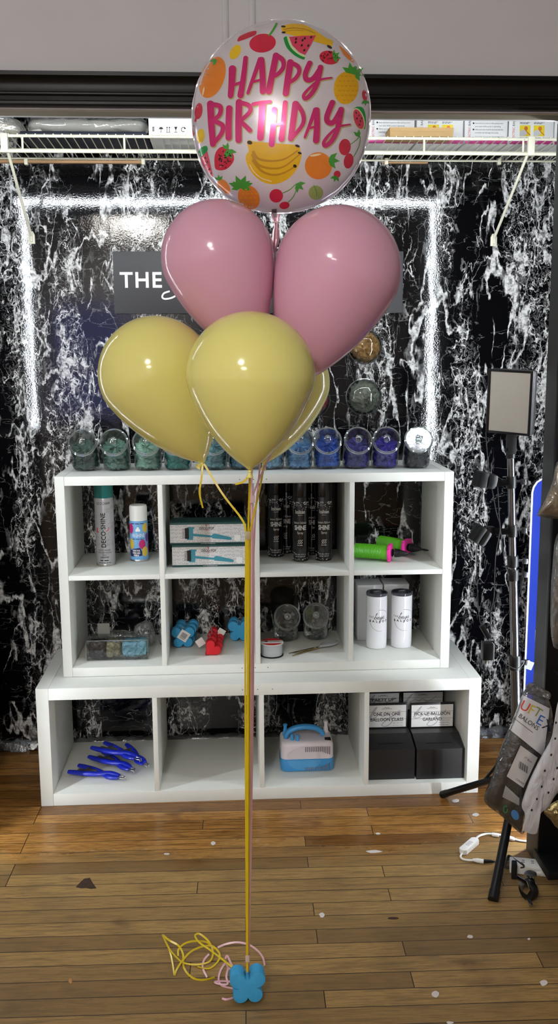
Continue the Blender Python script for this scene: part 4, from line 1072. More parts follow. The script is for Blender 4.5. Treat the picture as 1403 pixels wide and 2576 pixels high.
# white tumblers and their boxes
tum_white = mat('gloss_white_tumbler', (232, 232, 236), .16, var=.01, coat=.5)
smoke = mat('smoky_clear_lid', (58, 58, 70), .12, var=.1, spec=.8, coat=.6)
def tumbler(label):
    t = thing('tumbler', label, 'tumbler', group='white tumblers in the fourth cube'); R = .0372; h = .192
    MB().lathe([(R*.9, 0), (R*.97, .002), (R*.985, .005), (R, .02), (R, h-.004), (R*.98, h), (R*.9, h)], 48).build('body', tum_white, t, world=False)
    lid = MB().lathe([(R*1.0, h-.001), (R*1.03, h+.002), (R*1.03, h+.008), (R*.96, h+.0105), (R*.9, h+.0085), (0, h+.0085)], 48).build('lid', smoke, t, world=False)
    MB().box((-.012, -.006, h+.0085), (.012, .006, h+.013), Matrix.Rotation(.6, 4, 'Z'), bev=.002).build('slider', rim_clear, lid, world=False)
    Rw = R+.0004; w = MB(); D = .014
    text(w, 'THE', .0056, wrapM(.1155) @ Matrix.Rotation((-.0225)/Rw, 4, 'Y'), wrap=Rw, spacing=1.9, fit=.018, bold=.03); text(w, 'BALLOON', .0078, wrapM(.0995) @ Matrix.Rotation(.0125/Rw, 4, 'Y'), wrap=Rw, spacing=2.1, fit=.084, bold=.05)
    bou = [(-.022, .001), (-.017, .010), (-.0115, .020), (-.010, .0225), (-.0125, .021), (-.0165, .010), (-.0195, .001), (-.017, -.001), (-.013, .003), (-.0125, .007), (-.0155, .006), (-.0105, .006), (-.008, .0085), (-.0105, .003), (-.009, .0005), (-.006, .005), (-.0065, .008), (-.0025, .009), (-.0045, .002), (-.0025, .0005), (.001, .006), (.0025, .009), (.0005, .002), (.003, .001), (.007, .010), (.004, .000), (-.001, -.012), (-.004, -.012), (.001, -.004), (.010, .009), (.0085, .002), (.011, .002), (.0145, .007), (.0165, .0095), (.0135, .008), (.0135, .002), (.018, .004)]
    ink(w, [(x+D-.004, z+.110) for x, z in bou], .0013, wrapM(0), wrap=Rw, n=4)
    for x_, z_ in ((.0055, .1225), (.0135, .1215)): flat_poly(w, ell(x_+D-.004, z_, .0009, .0009, n=8), wrapM(0), wrap=Rw)
    C0 = (.0115, .1055); r = .0385
    vs, fs = stroke([(C0[0]+r*cos(a), C0[1]+r*sin(a)) for a in [radians(18+k*8) for k in range(11)]], .0005, 3, .0011); w.add([V((Rw*sin(v.x/Rw), v.y, Rw*cos(v.x/Rw))) for v in vs], fs, wrapM(0))
    vs, fs = stroke([(C0[0]+r*cos(a), C0[1]+r*sin(a)) for a in [radians(182+k*9) for k in range(12)]], .0012, 3, .0006); w.add([V((Rw*sin(v.x/Rw), v.y, Rw*cos(v.x/Rw))) for v in vs], fs, wrapM(0))
    w.build('logo', ink_black, t, world=False, recalc=False)
    return t
t0 = tumbler('white tumbler with a dark lid, left one of the pair'); p = at_z(950, 1634, ZB); t0.matrix_basis = TR(p.x, p.y+.0372, ZB, -.08)
p = at_z(1013, 1632, ZB); dup(t0, TR(p.x, p.y+.0372, ZB, -.16), 'white tumbler with a dark lid, right one of the pair')
gcard = mat('plain_white_card', (214, 213, 214), .6, var=.015)
for nm, pa, pb, dy in (('left', 899, 962, 0), ('right', 966, 1028, .004)):
    a = at_y(pa, 1500, .335+dy); b = at_y(pb, 1500, .335+dy)
    t = thing('tumbler_box', 'tall plain white box behind the %s tumbler' % nm, 'box', ((a.x+b.x)/2, .38, ZB), group='tumbler boxes in the fourth cube')
    MB().box((a.x, .336+dy, ZB), (b.x, .432+dy, ZB+.206), bev=.001).build('box', gcard, t)
    MB().box((a.x-.0004, .335+dy, ZB+.199), (b.x+.0004, .4325+dy, ZB+.2075), bev=.0008).build('lid_flap', gcard, t)
    if nm == 'left':
        w = MB(); text(w, 'BALLOON', .010, front(b.x-.006, ZB+.04, .3355+dy) @ TR(0, 0, 0, pi/2), align='LEFT', spacing=1.2); w.build('lettering', ink_black, t, recalc=False)

# ------------------------------------------------------------------ bottom cubes: pliers, electric pump, display boxes
cobalt = mat('cobalt_blue_grip', (22, 42, 190), .3, var=.06, coat=.2)
def pliers(label):
    """lying flat, jaws to +x, tip at the origin"""
    t = thing('pliers', label, 'pliers', group='blue pliers in the bottom left cube')
    for sg in (1, -1):
        ol = cr([(-.022, .004*sg, 0), (-.045, .0085*sg, 0), (-.07, .004*sg, 0), (-.10, -.012*sg, 0), (-.14, -.024*sg, 0), (-.185, -.030*sg, 0), (-.203, -.032*sg, 0)], 5)
        rad = [.006+.0040*min(1, k/8) if k < 22 else .0098-.0020*max(0, (k-24)/6) for k in range(len(ol))]
        rr = []
        for i, p in enumerate(ol):
            d = (ol[min(i+1, len(ol)-1)]-ol[max(i-1, 0)]).normalized(); nn = V((-d.y, d.x, 0)); zc = .010+(.0035 if sg > 0 else -.0015)
            rr.append([V((p.x, p.y, zc))+nn*(rad[i]*cos(a)*1.05)+V((0, 0, rad[i]*.82*sin(a))) for a in [2*pi*k/12 for k in range(12)]])
        MB().rings(rr).build('grip', cobalt, t, world=False)
        MB().tube(cr([(-.03, .003*sg, .0105), (-.012, .008*sg, .0105), (-.002, .006*sg, .0105), (0, .004*sg, .0095), (.002, .0035*sg, .0028)], 4), .0019, 8).build('jaw_pin', steel, t, world=False)
    MB().lathe([(.006, .001), (.0062, .003), (.0062, .020), (.004, .0215), (0, .0215)], 20, TR(-.082, -.001, 0)).build('pivot_bolt', steel, t, world=False)
    w = MB(); w.box((-.156, -.022, .004), (-.145, .022, .0165), bev=.002); w.box((-.178, -.017, .0045), (-.150, -.004, .0175), bev=.002); w.box((-.152, .004, .005), (-.112, .0135, .016), bev=.002); w.tube([(-.147, -.008, .0105), (-.112, .002, .0105)], .0042, 8)
    w.build('stop_bracket', mat('dull_steel', (150, 148, 144), .35, .9, var=.06), t, world=False)
    return t
PL = [((313, 1957), (169, 1943), 0, 'frontmost blue pliers, lowest of the heap in the bottom left cube'), ((338, 1938), (212, 1902), 1, 'blue pliers second from the front in the heap'),
      ((371, 1926), (247, 1868), 2, 'blue pliers third from the front, reaching furthest right'), ((352, 1910), (288, 1872), 3, 'rearmost blue pliers on top of the heap')]
pl0 = None
for i, (tp, bk, lv, lb) in enumerate(PL):
    zz = ZL+.0012; dz = (0, .0146, .0292, .050)[lv]; a = at_z(*tp, zz+.01+dz); b = at_z(*bk, zz+.01+dz); d = a-b; rz = atan2(d.y, d.x)
    if i == 3: rz = radians(-38)
    M = TR(a.x, a.y, zz+dz, rz-(.15 if i < 3 else 0)) @ Matrix.Rotation(radians(-1.5*lv*0), 4, 'Y')
    if pl0 is None: pl0 = pliers(lb); pl0.matrix_basis = M
    else: dup(pl0, M, lb)

# electric balloon pump
pblue = mat('pump_blue_plastic', (66, 152, 216), .36, var=.02); pwhite = mat('pump_pinkish_white_plastic', (228, 220, 226), .34, var=.015)
a = at_z(706, 1941, ZL); b = at_z(841, 1942, ZL); W_ = b.x-a.x; x0 = a.x; y0 = (a.y+b.y)/2; D_ = .125
t = thing('electric_balloon_pump', 'white and blue electric balloon pump with a carrying handle', 'balloon pump', ((a.x+b.x)/2, y0+D_/2, ZL))
cx, cy = x0+W_/2, y0+D_/2
def rr(hw, hd, r, n=8):
    out = []
    for sx, sy, a0 in ((1, 1, 0), (-1, 1, pi/2), (-1, -1, pi), (1, -1, 3*pi/2)):
        for k in range(n): a_ = a0+pi/2*k/(n-1); out.append((cx+sx*(hw-r)+r*cos(a_), cy+sy*(hd-r)+r*sin(a_)))
    return out
def rbox(seq): return MB().rings([[V((x, y, ZL+z)) for x, y in rr(W_/2-i, D_/2-i, .022)] for i, z in seq])
rbox([(.004, .001), (.001, .003), (0, .006), (.0005, .045), (.001, .0465)]).build('lower_housing', pblue, t)
rbox([(.001, .0468), (.0012, .048), (.002, .092), (.004, .100), (.009, .105), (.016, .107)]).build('upper_housing', pwhite, t)
hp = []
for k in range(25):
    s = k/24; a_ = pi-pi*.93*s
    hp.append(V((cx-.006+.066*cos(a_), cy-.012, ZL+.101+.044*sin(a_)**.75)))
w = MB(); rings = []
for i, p in enumerate(hp):
    d = (hp[min(i+1, 24)]-hp[max(i-1, 0)]).normalized(); nn = V((-d.z, 0, d.x)); hw = .013 if i > 3 else .015
    rings.append([p+nn*(.0085*cos(q))+V((0, hw*(abs(sin(q))**.6)*(1 if sin(q) > 0 else -1), 0)) for q in [2*pi*k/16 for k in range(16)]])
w.rings(rings).build('handle', pblue, t)
w = MB(); w.tube([(cx-.052, y0+.028, ZL+.104), (cx-.052, y0+.028, ZL+.128)], [.0062, .0055], 14); w.tube([(cx-.034, y0+.022, ZL+.104), (cx-.034, y0+.022, ZL+.128)], [.0062, .0055], 14); w.build('handle_foot', pblue, t)
for dx, dy, m in ((-.073, .04, pblue), (.073, .06, pwhite)):
    MB().lathe([(.010, .100), (.0095, .110), (.0062, .132), (.0058, .140), (.0072, .141), (.0072, .147), (.004, .1475)], 18, TR(cx+dx, cy+dy-.03, ZL)).build('nozzle', m, t)
MB().box((cx+.062, y0+.019, ZL+.1035), (cx+.083, y0+.034, ZL+.112), bev=.0015).build('switch', black_pl, t)
w = MB(); M = front(cx, ZL, y0+.0005)
flat_poly(w, ell(-.012, .048, .060, .044, n=40), M, .0022); 
for z0, z1 in ((.001, .045),): pass
up = [q for q in ell(-.012, .050, .058, .040, n=60) if q[1] >= .0475]; dn = [q for q in ell(-.012, .044, .058, .037, n=60) if q[1] <= .0455]
w = MB(); flat_poly(w, up, M, .0017); w.build('round_panel', mat('pump_panel_white', (214, 206, 212), .4), t, recalc=False)
w = MB(); flat_poly(w, dn, M, .0017); w.build('round_panel', mat('pump_panel_blue', (84, 160, 214), .4), t, recalc=False)
w = MB()
for k in range(14):
    x = -.008+k*.0064; w.box((x, .074+.010*max(0, (k-9))*-.28, .0015), (x+.0026, .092, .0030), M); w.box((x, .006, .0008), (x+.0026, .017+.010*max(0, (k-8))*.28, .0024), M)
w.build('vent_slots', mat('vent_shadow_grey', (120, 112, 120), .6), t, smooth=False)

# black acrylic display boxes with price cards
acr = mat('black_acrylic', (20, 20, 22), .3, var=.08); acr_m = mat('brushed_black_acrylic', (34, 34, 36), .36, var=.05)
def ballot(label, x0, x1, y, h, hb, D, ztop, title, sub, cx0=None, cx1=None, band=False):
    t = thing('display_box', label, 'display box', ((x0+x1)/2, y+D/2, ZL), group='black slotted display boxes with price cards')
    side = [(y, 0), (y+D, 0), (y+D, hb), (y+D*.6, hb), (y, h)]
    Mx = Matrix(((0, 0, 1, 0), (1, 0, 0, 0), (0, 1, 0, ZL), (0, 0, 0, 1)))
    MB().prism(side, x0, x1, Mx).build('box', acr_m, t, smooth=False)
    sl = (hb-h)/(D*.6); MT = frame(((x0+x1)/2, y, ZL+h), (1, 0, 0), (0, 1, sl))
    w = MB(); w.box((-.044, .030, -.001), (.044, .0345, .0006), MT, bev=.0002); w.build('slot', black_pl, t, smooth=False)
    if band: w = MB(); M = front((x0+x1)/2, ZL, y-.0006); flat_poly(w, [(-.028, .001), (.006, .001), (.006, h-.004), (-.028, h-.004)], M); w.build('front_strip', acr, t, recalc=False)
    c0 = x0+.002 if cx0 is None else cx0; c1 = x1-.002 if cx1 is None else cx1; yc = y+D-.012; z0 = ZL+hb; hz = ztop-z0
    MB().box((c0, yc, z0+.0004), (c1, yc+.004, ztop), bev=.0008).build('card_holder', acr, t)
    M = front((c0+c1)/2, z0+.004, yc-.0006); w_ = (c1-c0)-.010; hh = hz-.012
    cd = MB().add([(-w_/2, 0, 0), (w_/2, 0, 0), (w_/2, hh, 0), (-w_/2, hh, 0)], [(0, 1, 2, 3)], M).build('price_card', paper, t, recalc=False)
    w = MB()
    for k, s in enumerate(title):
        if s: text(w, s, .0118, M @ TR(0, hh*.53-.0205*k, .0004), fit=min(w_*.86, .0096*len(s)), bold=.02)
    for z in (hh*.69, hh*.37 if len(title) > 1 else hh*.5): flat_poly(w, [(-w_/2, z), (w_/2, z), (w_/2, z+.0008), (-w_/2, z+.0008)], M, .0004)
    text(w, 'BALLOON', .0042, M @ TR(0, hh*.81, .0004), spacing=1.5); ink(w, [(-.010, hh*.86), (-.004, hh*.9), (-.002, hh*.85), (.004, hh*.89), (.009, hh*.86)], .0012, M, .0004, n=4)
    w.build('lettering', ink_black, cd, recalc=False)
    w = MB()
    ink(w, [(-w_*.45, hh*.45), (-w_*.36, hh*.75), (-w_*.26, hh*.93), (-w_*.34, hh*.7), (-w_*.42, hh*.42), (-w_*.3, hh*.45), (-w_*.2, hh*.6), (-w_*.1, hh*.5), (0, hh*.62), (.02, hh*.3), (0, .004), (-.018, .008), (.0, hh*.35), (w_*.2, hh*.55), (w_*.33, hh*.75)], .0032, M, .0002, n=5)
    for k in range(3): dash(w, w_*.16, w_*.42, hh*.27-.0085*k, .0034, M @ TR(0, 0, .0004), None, 11+k)
    w.build('grey_script', mat('pale_grey_script', (186, 186, 190), .6), cd, recalc=False)
    return t
g = ('1 hour $90', '2 hours $140', '3 hours $200')
zt1 = at_y(980, 1768, .165).z; zt2 = at_y(1070, 1735, .325).z
dx0 = LS+3*(CL+T)+.003
ballot('black slotted box with the class price card, front left of four', dx0, dx0+.160, .034, .108, .130, .142, zt1, ('ONE ON ONE', 'BALLOON CLASS'), g, dx0+.012, dx0+.158)
ballot('black slotted box with the garland price card, front right of four', dx0+.166, dx0+.329, .028, .108, .130, .142, zt1, ('PICK UP BALLOON', 'GARLAND'), g, dx0+.166, dx0+.324, True)
ballot('black slotted box with a party card, back left of four', dx0+.008, dx0+.163, .186, .108, .130, .146, zt2, ('"PARTY UP"',), g, dx0+.034, dx0+.162)
ballot('black slotted box with a price card, back right of four', dx0+.166, dx0+.326, .186, .108, .130, .146, zt2, ('',), g, dx0+.168, dx0+.325)
# ------------------------------------------------------------------ latex balloons
latex_pink = mat('pink_latex', (222, 169, 194), .13, var=.02, vs=5, spec=.5, sub=.15)
latex_yel = mat('pale_yellow_latex', (232, 226, 138), .13, var=.02, vs=5, spec=.5, sub=.15)
def latex(name, label, cpx, npx, rpx, Y, m, kdir=None):
    Cc = at_y(*cpx, Y); Nk = at_y(*npx, Y); R = rpx/scale_at(Cc)
    t = thing(name, label, 'balloon', Nk, group='latex balloons of the bouquet')
    ax = Cc-Nk; L_ = ax.length; A = axis(Cc, ax)
    prof = []
    for k in range(33):
        s = k/32*pi/2; prof.append((R*sin(s), R*1.0*cos(s)))
    for k in range(1, 41):
        s = k/40; prof.append((max(R*cos(s*pi/2)**.78*(1-.06*sin(pi*s)), .0055), -L_*s))
    MB().lathe(prof, 72, A).build('body', m, t)
    kd = V(kdir) if kdir else -ax.normalized()
    K = axis(Nk, kd) @ Matrix.Scale(.62, 4)
    MB().lathe([(.0055, -.004), (.0046, .002), (.0066, .005), (.0072, .008), (.0052, .0105), (.0068, .016), (.0105, .023), (.0118, .0265), (.0112, .0275), (.0098, .0262), (.006, .018), (.002, .014)], 20, K).build('knot', m, t)
    return Nk, t
BY = -.951
N_yc, _ = latex('latex_balloon', 'pale yellow balloon at the front centre of the bouquet', (630, 949), (628, 1180), 163, -1.07, latex_yel)
N_yl, _ = latex('latex_balloon', 'pale yellow balloon at the left side of the bouquet', (393, 942), (511, 1163), 145, -.90, latex_yel, (-.75, -.55, -.6))
N_yb, _ = latex('latex_balloon', 'pale yellow balloon mostly hidden behind the front one', (686, 965), (664, 1165), 143, -.70, latex_yel)
N_pl, _ = latex('latex_balloon', 'pink balloon at the upper left of the bouquet', (548, 650), (628, 905), 142.5, -.868, latex_pink)
N_pr, _ = latex('latex_balloon', 'pink balloon at the upper right of the bouquet', (849, 682), (742, 965), 159.5, -.90, latex_pink)

# ------------------------------------------------------------------ foil birthday balloon
FC = at_y(705, 292, -.80)
tau, lat = radians(3.5), radians(-8.5)
FN = V((sin(lat)*cos(tau), -cos(tau)*cos(lat), sin(tau))).normalized()
FU = V((0, 0, 1)).cross(FN)*1; FU = V((0, 0, 1)).cross(FN); FU = (FU if FU.x > 0 else -FU).normalized(); FV = FN.cross(FU).normalized(); FV = FV if FV.z > 0 else -FV
sc_ = scale_at(FC); FA, FB_, FH = 224/sc_, 229/sc_, .088
def fpleat(th, rho):
    d = V((cos(th)*3.2, sin(th)*3.2, 0))
    a = noise.noise(d*2.4)*.6+sin(th*31+3*noise.noise(d))*.35+noise.noise(d*7)*.5
    return a
def frho(u, v):
    if v >= 0: return sqrt((u/FA)**2+(v/FB_)**2)
    k = min(1, -v/FB_*2); p_ = 2+.16*k; b_ = FB_*(1+.03*k); return (abs(u/FA)**p_+abs(v/b_)**p_)**(1/p_)
def fh(u, v):
    rho = frho(u, v); th = atan2(v, u)
    if rho >= 1: return 0
    h = FH*(1-rho**2.15)**.60
    k = max(0, (rho-.55)/.45)
    return h+fpleat(th, rho)*.013*k*k*(1-rho)**.5
def fpt(u, v, s=1, off=0): return FC+FU*u+FV*v+FN*(s*(fh(u, v)+off))
def foil_px(px, py, off):
    h = .05
    for _ in range(9):
        P = at_pl(px, py, FC+FN*(h), FN); d = P-FC; u, v = d.dot(FU), d.dot(FV); h = fh(u, v)+off
    return P
t = thing('foil_balloon', 'round white foil birthday balloon printed with fruit, at the top of the bouquet', 'balloon', FC-FV*FB_)
FDIR = None
foil_w = mat('white_foil', (216, 210, 218), .21, .25, spec=.7, var=.012, vs=4, coat=.35)
NS, NR = 240, 56
def fdir(th):
    u, v = FA*cos(th), FB_*sin(th)
    for _ in range(4): r_ = frho(u, v); u /= r_; v /= r_
    return u, v
def fring(rho, s): return [fpt(rho*u, rho*v, s) for u, v in FDIR]
FDIR = [fdir(2*pi*k/NS) for k in range(NS)]
rs = [1-(1-i/NR)**1.6 for i in range(1, NR)]+[.9995]
MB().rings([fring(r, 1) for r in rs]+[fring(r, -1) for r in rs[::-1]]).build('body', foil_w, t, angle=60)
w = MB(); sm = []
for k in range(NS):
    a = 2*pi*k/NS; e = 1.012+.006*noise.noise(V((cos(a)*6, sin(a)*6, 1))); wv = .004*noise.noise(V((cos(a)*9, sin(a)*9, 4)))
    u, v = FDIR[k]; sm.append((FC+FU*(.995*u)+FV*(.995*v), FC+FU*(e*u)+FV*(e*v)+FN*wv))
w.rings([[p[0]+FN*.0004 for p in sm], [p[1]+FN*.0004 for p in sm], [p[1]-FN*.0004 for p in sm], [p[0]-FN*.0004 for p in sm]], False, False)
w.build('seam', foil_w, t)
# filling neck and its tied pink tail
n0 = foil_px(690, 515, .002); n1 = at_y(694, 556, -.81); n2 = at_y(694, 580, -.81); n3 = at_y(690, 636, -.815)
w = MB(); rings = []
for p, hw in ((at_y(690, 518, -.803), .016), (at_y(692, 536, -.806), .0105), (n1, .006), (at_y(694, 570, -.81), .004), (n2, .0075), (at_y(693, 604, -.812), .0085), (n3, .0015)):
    rings.append([p+V((hw*cos(a), .004*sin(a)+.002*sin(3*a), 0)) for a in [2*pi*k/14 for k in range(14)]])
w.rings(rings).build('neck', mat('pink_foil_tail', (206, 150, 168), .25, .3, var=.06), t)
MB().tube([n1+V((.007*cos(a), .006*sin(a), -.003)) for a in [2*pi*k/12 for k in range(13)]], .0016, 6).build('tie', mat('white_string', (226, 220, 214), .5), t)

CRX = lambda x: 450+x/2.806
CRY = lambda y: 30+y/2.806
def foil_geo(w, vs, fs, off): w.add([foil_px(CRX(v[0]), CRY(v[1]), off) for v in vs], fs)
def foil_poly(w, pts, off):
    bm = bmesh.new(); vv = [bm.verts.new((x, y, 0)) for x, y in pts]; f = bm.faces.new(vv)
    bmesh.ops.triangulate(bm, faces=[f])
    for _ in range(6):
        es = [e for e in bm.edges if e.calc_length() > 24]
        if not es: break
        bmesh.ops.subdivide_edges(bm, edges=es, cuts=1)
        bmesh.ops.triangulate(bm, faces=[f for f in bm.faces if len(f.verts) > 3])
    bm.verts.index_update()
    vs = [tuple(v.co) for v in bm.verts]; fs = [tuple(v.index for v in f.verts) for f in bm.faces]; bm.free()
    foil_geo(w, vs, fs, off)
def foil_ell(w, cx, cy, rx, ry, deg, off, n=36): foil_poly(w, ell(cx, cy, rx, ry, radians(deg), n), off)
def foil_ink(w, pts, wd, off, w1=None, n=8): vs, fs = stroke(pts, wd, n, w1); foil_geo(w, vs, fs, off)
def smooth_poly(pts, n=5): return [(p.x, p.y) for p in cr([(x, y, 0) for x, y in pts], n, True)]
HB_ = [  # hand-brushed strokes: points, start width, end width
 ([(377, 402), (372, 500), (364, 590)], 52, 40), ([(470, 325), (455, 460), (434, 588)], 32, 44), ([(372, 520), (410, 507), (450, 492)], 22, 18),
 ([(572, 335), (530, 450), (486, 572)], 34, 22), ([(582, 338), (590, 450), (592, 560)], 42, 44), ([(512, 496), (550, 486), (590, 476)], 20, 16),
 ([(684, 308), (660, 430), (634, 560)], 44, 46), ([(688, 308), (732, 340), (736, 390), (700, 436), (655, 462)], 36, 26),
 ([(786, 356), (770, 460), (754, 574)], 46, 46), ([(790, 358), (838, 384), (848, 424), (820, 470), (776, 500)], 32, 26),
 ([(922, 362), (892, 436), (902, 478), (946, 470), (998, 396)], 38, 34), ([(998, 392), (975, 500), (940, 570), (895, 612), (880, 588), (920, 538), (990, 482), (1076, 464)], 40, 12),
 ([(222, 650), (228, 790), (240, 932)], 50, 42), ([(230, 654), (288, 666), (288, 720), (238, 770)], 36, 28), ([(242, 768), (306, 800), (300, 856), (246, 926)], 34, 30),
 ([(354, 680), (350, 790), (350, 886)], 44, 44), ([(424, 638), (420, 780), (420, 904)], 48, 44), ([(430, 640), (492, 660), (500, 704), (432, 770)], 34, 28), ([(432, 772), (470, 806), (500, 836)], 32, 32),
 ([(524, 652), (580, 640), (642, 634)], 28, 24), ([(590, 652), (582, 770), (574, 888)], 48, 46),
 ([(672, 688), (664, 810), (654, 934)], 38, 42), ([(750, 640), (738, 770), (724, 896)], 34, 44), ([(660, 802), (700, 792), (742, 780)], 20, 18),
 ([(822, 650), (806, 770), (790, 892)], 46, 42), ([(828, 646), (872, 712), (874, 790), (800, 888)], 34, 26),
 ([(962, 690), (925, 790), (888, 884)], 32, 18), ([(972, 692), (974, 800), (968, 906)], 40, 46), ([(914, 822), (945, 814), (984, 802)], 18, 16),
 ([(1082, 640), (1044, 738), (1054, 778), (1092, 776), (1142, 692)], 40, 36), ([(1144, 690), (1120, 820), (1080, 905), (1035, 945), (1022, 920), (1060, 866), (1124, 812), (1206, 794)], 42, 12)]
hot = mat('hot_pink_foil_print', (206, 42, 116), .24, .35, spec=.7, var=.10, vs=7, coat=.3)
w = MB()
for p, a, b in HB_: foil_ink(w, [(x+4, y+5) for x, y in p], a+9, .0003, b+9)
w.build('lettering_outline', mat('olive_gold_print', (176, 166, 116), .35, .2), t, recalc=False)
w = MB()
for p, a, b in HB_: foil_ink(w, p, a, .0007, b)
w.build('lettering', hot, t, recalc=False)
fm = {k: mat('fruit_print_'+k, c, .25, .1, coat=.3, var=v_, vs=10) for k, c, v_ in (('cherry_red', (198, 40, 66), .14), ('leaf_green', (66, 150, 52), .12), ('rind_green', (30, 140, 64), .05), ('banana_yellow', (226, 178, 30), .06), ('banana_shade', (188, 138, 30), .04), ('orange', (224, 130, 48), .08), ('gold', (220, 166, 26), .10), ('lemon', (228, 190, 36), .08), ('lime', (150, 166, 96), .10), ('seed', (40, 26, 24), 0), ('melon', (206, 64, 92), .05), ('highlight', (244, 214, 170), .02), ('pale_rind', (206, 222, 160), .03))}
FP = {}
def L(k):
    if k not in FP: FP[k] = MB()
    return FP[k]
O1, O2, O3 = .0004, .0008, .0012
def leaf(cx, cy, s, rot, n=3):
    for j in range(n):
        a = rot+radians((j-(n-1)/2)*48); dx, dy = cos(a), sin(a)
        foil_poly(L('leaf_green'), [(cx-dy*s*.1, cy+dx*s*.1), (cx+dx*s*.45-dy*s*.24, cy+dy*s*.45+dx*s*.24), (cx+dx*s, cy+dy*s), (cx+dx*s*.45+dy*s*.24, cy+dy*s*.45-dx*s*.24), (cx+dy*s*.1, cy-dx*s*.1)], O2)
def seeds(cx, cy, rx, ry, rot, n, rad, k='seed', sd=1):
    rd = random.Random(sd); c = 0
    while c < n:
        a = rd.uniform(0, 6.28); r = sqrt(rd.random())*.85; x, y = rx*r*cos(a), ry*r*sin(a); cr_, sr_ = cos(radians(rot)), sin(radians(rot))
        foil_poly(L(k), ell(cx+x*cr_-y*sr_, cy+x*sr_+y*cr_, rad*.6, rad, .3, 8), O3); c += 1
# top row
foil_ell(L('cherry_red'), 590, 220, 94, 66, -8, O1); foil_ink(L('leaf_green'), [(636, 165), (662, 130), (688, 84)], 12, O2, 16)
foil_poly(L('cherry_red'), smooth_poly([(416, 186), (440, 165), (500, 140), (545, 134), (540, 160), (500, 180), (440, 202), (414, 208)]), O1)
foil_ell(L('lemon'), 397, 283, 34, 56, 32, O1)
foil_poly(L('banana_yellow'), smooth_poly([(726, 100), (790, 84), (880, 90), (960, 130), (1030, 178), (1086, 206), (1078, 240), (1050, 236), (1040, 206), (970, 160), (880, 134), (800, 140), (738, 150), (724, 122)]), O1)
foil_ink(L('banana_shade'), [(740, 122), (810, 112), (890, 122), (960, 150)], 6, O2); foil_ink(L('banana_shade'), [(740, 138), (810, 128), (880, 132)], 4, O2)
foil_ell(L('seed'), 736, 102, 16, 6, 5, O3); foil_ell(L('seed'), 738, 144, 14, 6, 0, O3); foil_ell(L('seed'), 1062, 246, 20, 9, 30, O3)
foil_poly(L('rind_green'), smooth_poly([(740, 180), (768, 178), (790, 240), (840, 292), (884, 312), (880, 336), (820, 310), (766, 260), (744, 214)]), O1)
foil_poly(L('pale_rind'), smooth_poly([(762, 178), (776, 177), (796, 236), (846, 288), (888, 304), (884, 318), (838, 296), (788, 248)]), O2)
foil_poly(L('melon'), [(776, 176), (870, 168), (966, 165), (930, 236), (890, 304), (848, 284), (800, 236)], O2)
for x, y in ((826, 190), (872, 200), (932, 178), (824, 214), (866, 236), (912, 238), (884, 270), (888, 186)): foil_poly(L('seed'), ell(x, y, 7, 10, .5, 8), O3)
foil_ell(L('cherry_red'), 1060, 322, 70, 48, 12, O1); seeds(1060, 322, 70, 48, 12, 26, 5, 'seed', 2); leaf(1092, 318, 52, radians(-15), 4)
foil_poly(L('orange'), smooth_poly([(1130, 238), (1160, 260), (1210, 310), (1238, 356), (1210, 345), (1160, 300)]), O1)
foil_ell(L('orange'), 236, 462, 84, 152, 20, O1); foil_ink(L('banana_shade'), [(228, 362), (250, 372), (266, 376)], 4, O2); foil_ink(L('banana_shade'), [(186, 440), (206, 446), (222, 444)], 4, O2); leaf(262, 336, 50, radians(140), 2); foil_ell(L('highlight'), 172, 560, 6, 30, 10, O2)
# right side
foil_ell(L('gold'), 1180, 536, 88, 116, 8, O1)
for r_ in range(6):
    for c_ in range(5):
        x, y = 1120+c_*30+(r_ % 2)*14, 450+r_*34
        if ((x-1180)/76)**2+((y-536)/104)**2 < 1: foil_ink(L('banana_shade'), [(x-8, y), (x, y+7), (x+8, y)], 4, O2, n=3)
leaf(1216, 430, 76, radians(-75), 4); leaf(1246, 430, 66, radians(15), 3)
foil_ell(L('cherry_red'), 1310, 590, 18, 40, -8, O1); leaf(1316, 624, 40, radians(90), 3)
foil_poly(L('rind_green'), smooth_poly([(1236, 682), (1266, 668), (1300, 680), (1318, 740), (1316, 800), (1306, 828), (1270, 800), (1236, 730)]), O1)
foil_ell(L('pale_rind'), 1268, 756, 38, 80, -18, O2); foil_ell(L('melon'), 1267, 757, 32, 72, -18, O3)
for x, y in ((1250, 712), (1270, 730), (1256, 752), (1280, 770), (1274, 796), (1290, 750)): foil_poly(L('seed'), ell(x, y, 4, 8, -.3, 8), .0016)
foil_ell(L('cherry_red'), 1170, 954, 42, 58, 5, O1); foil_ell(L('cherry_red'), 1197, 1052, 34, 54, 10, O1)
foil_ink(L('leaf_green'), [(1206, 938), (1250, 906), (1278, 880), (1270, 950), (1232, 1022)], 5, O2); leaf(1270, 878, 50, radians(-115), 2)
foil_ell(L('cherry_red'), 1116, 1146, 24, 26, 20, O1); leaf(1108, 1160, 44, radians(110), 3)
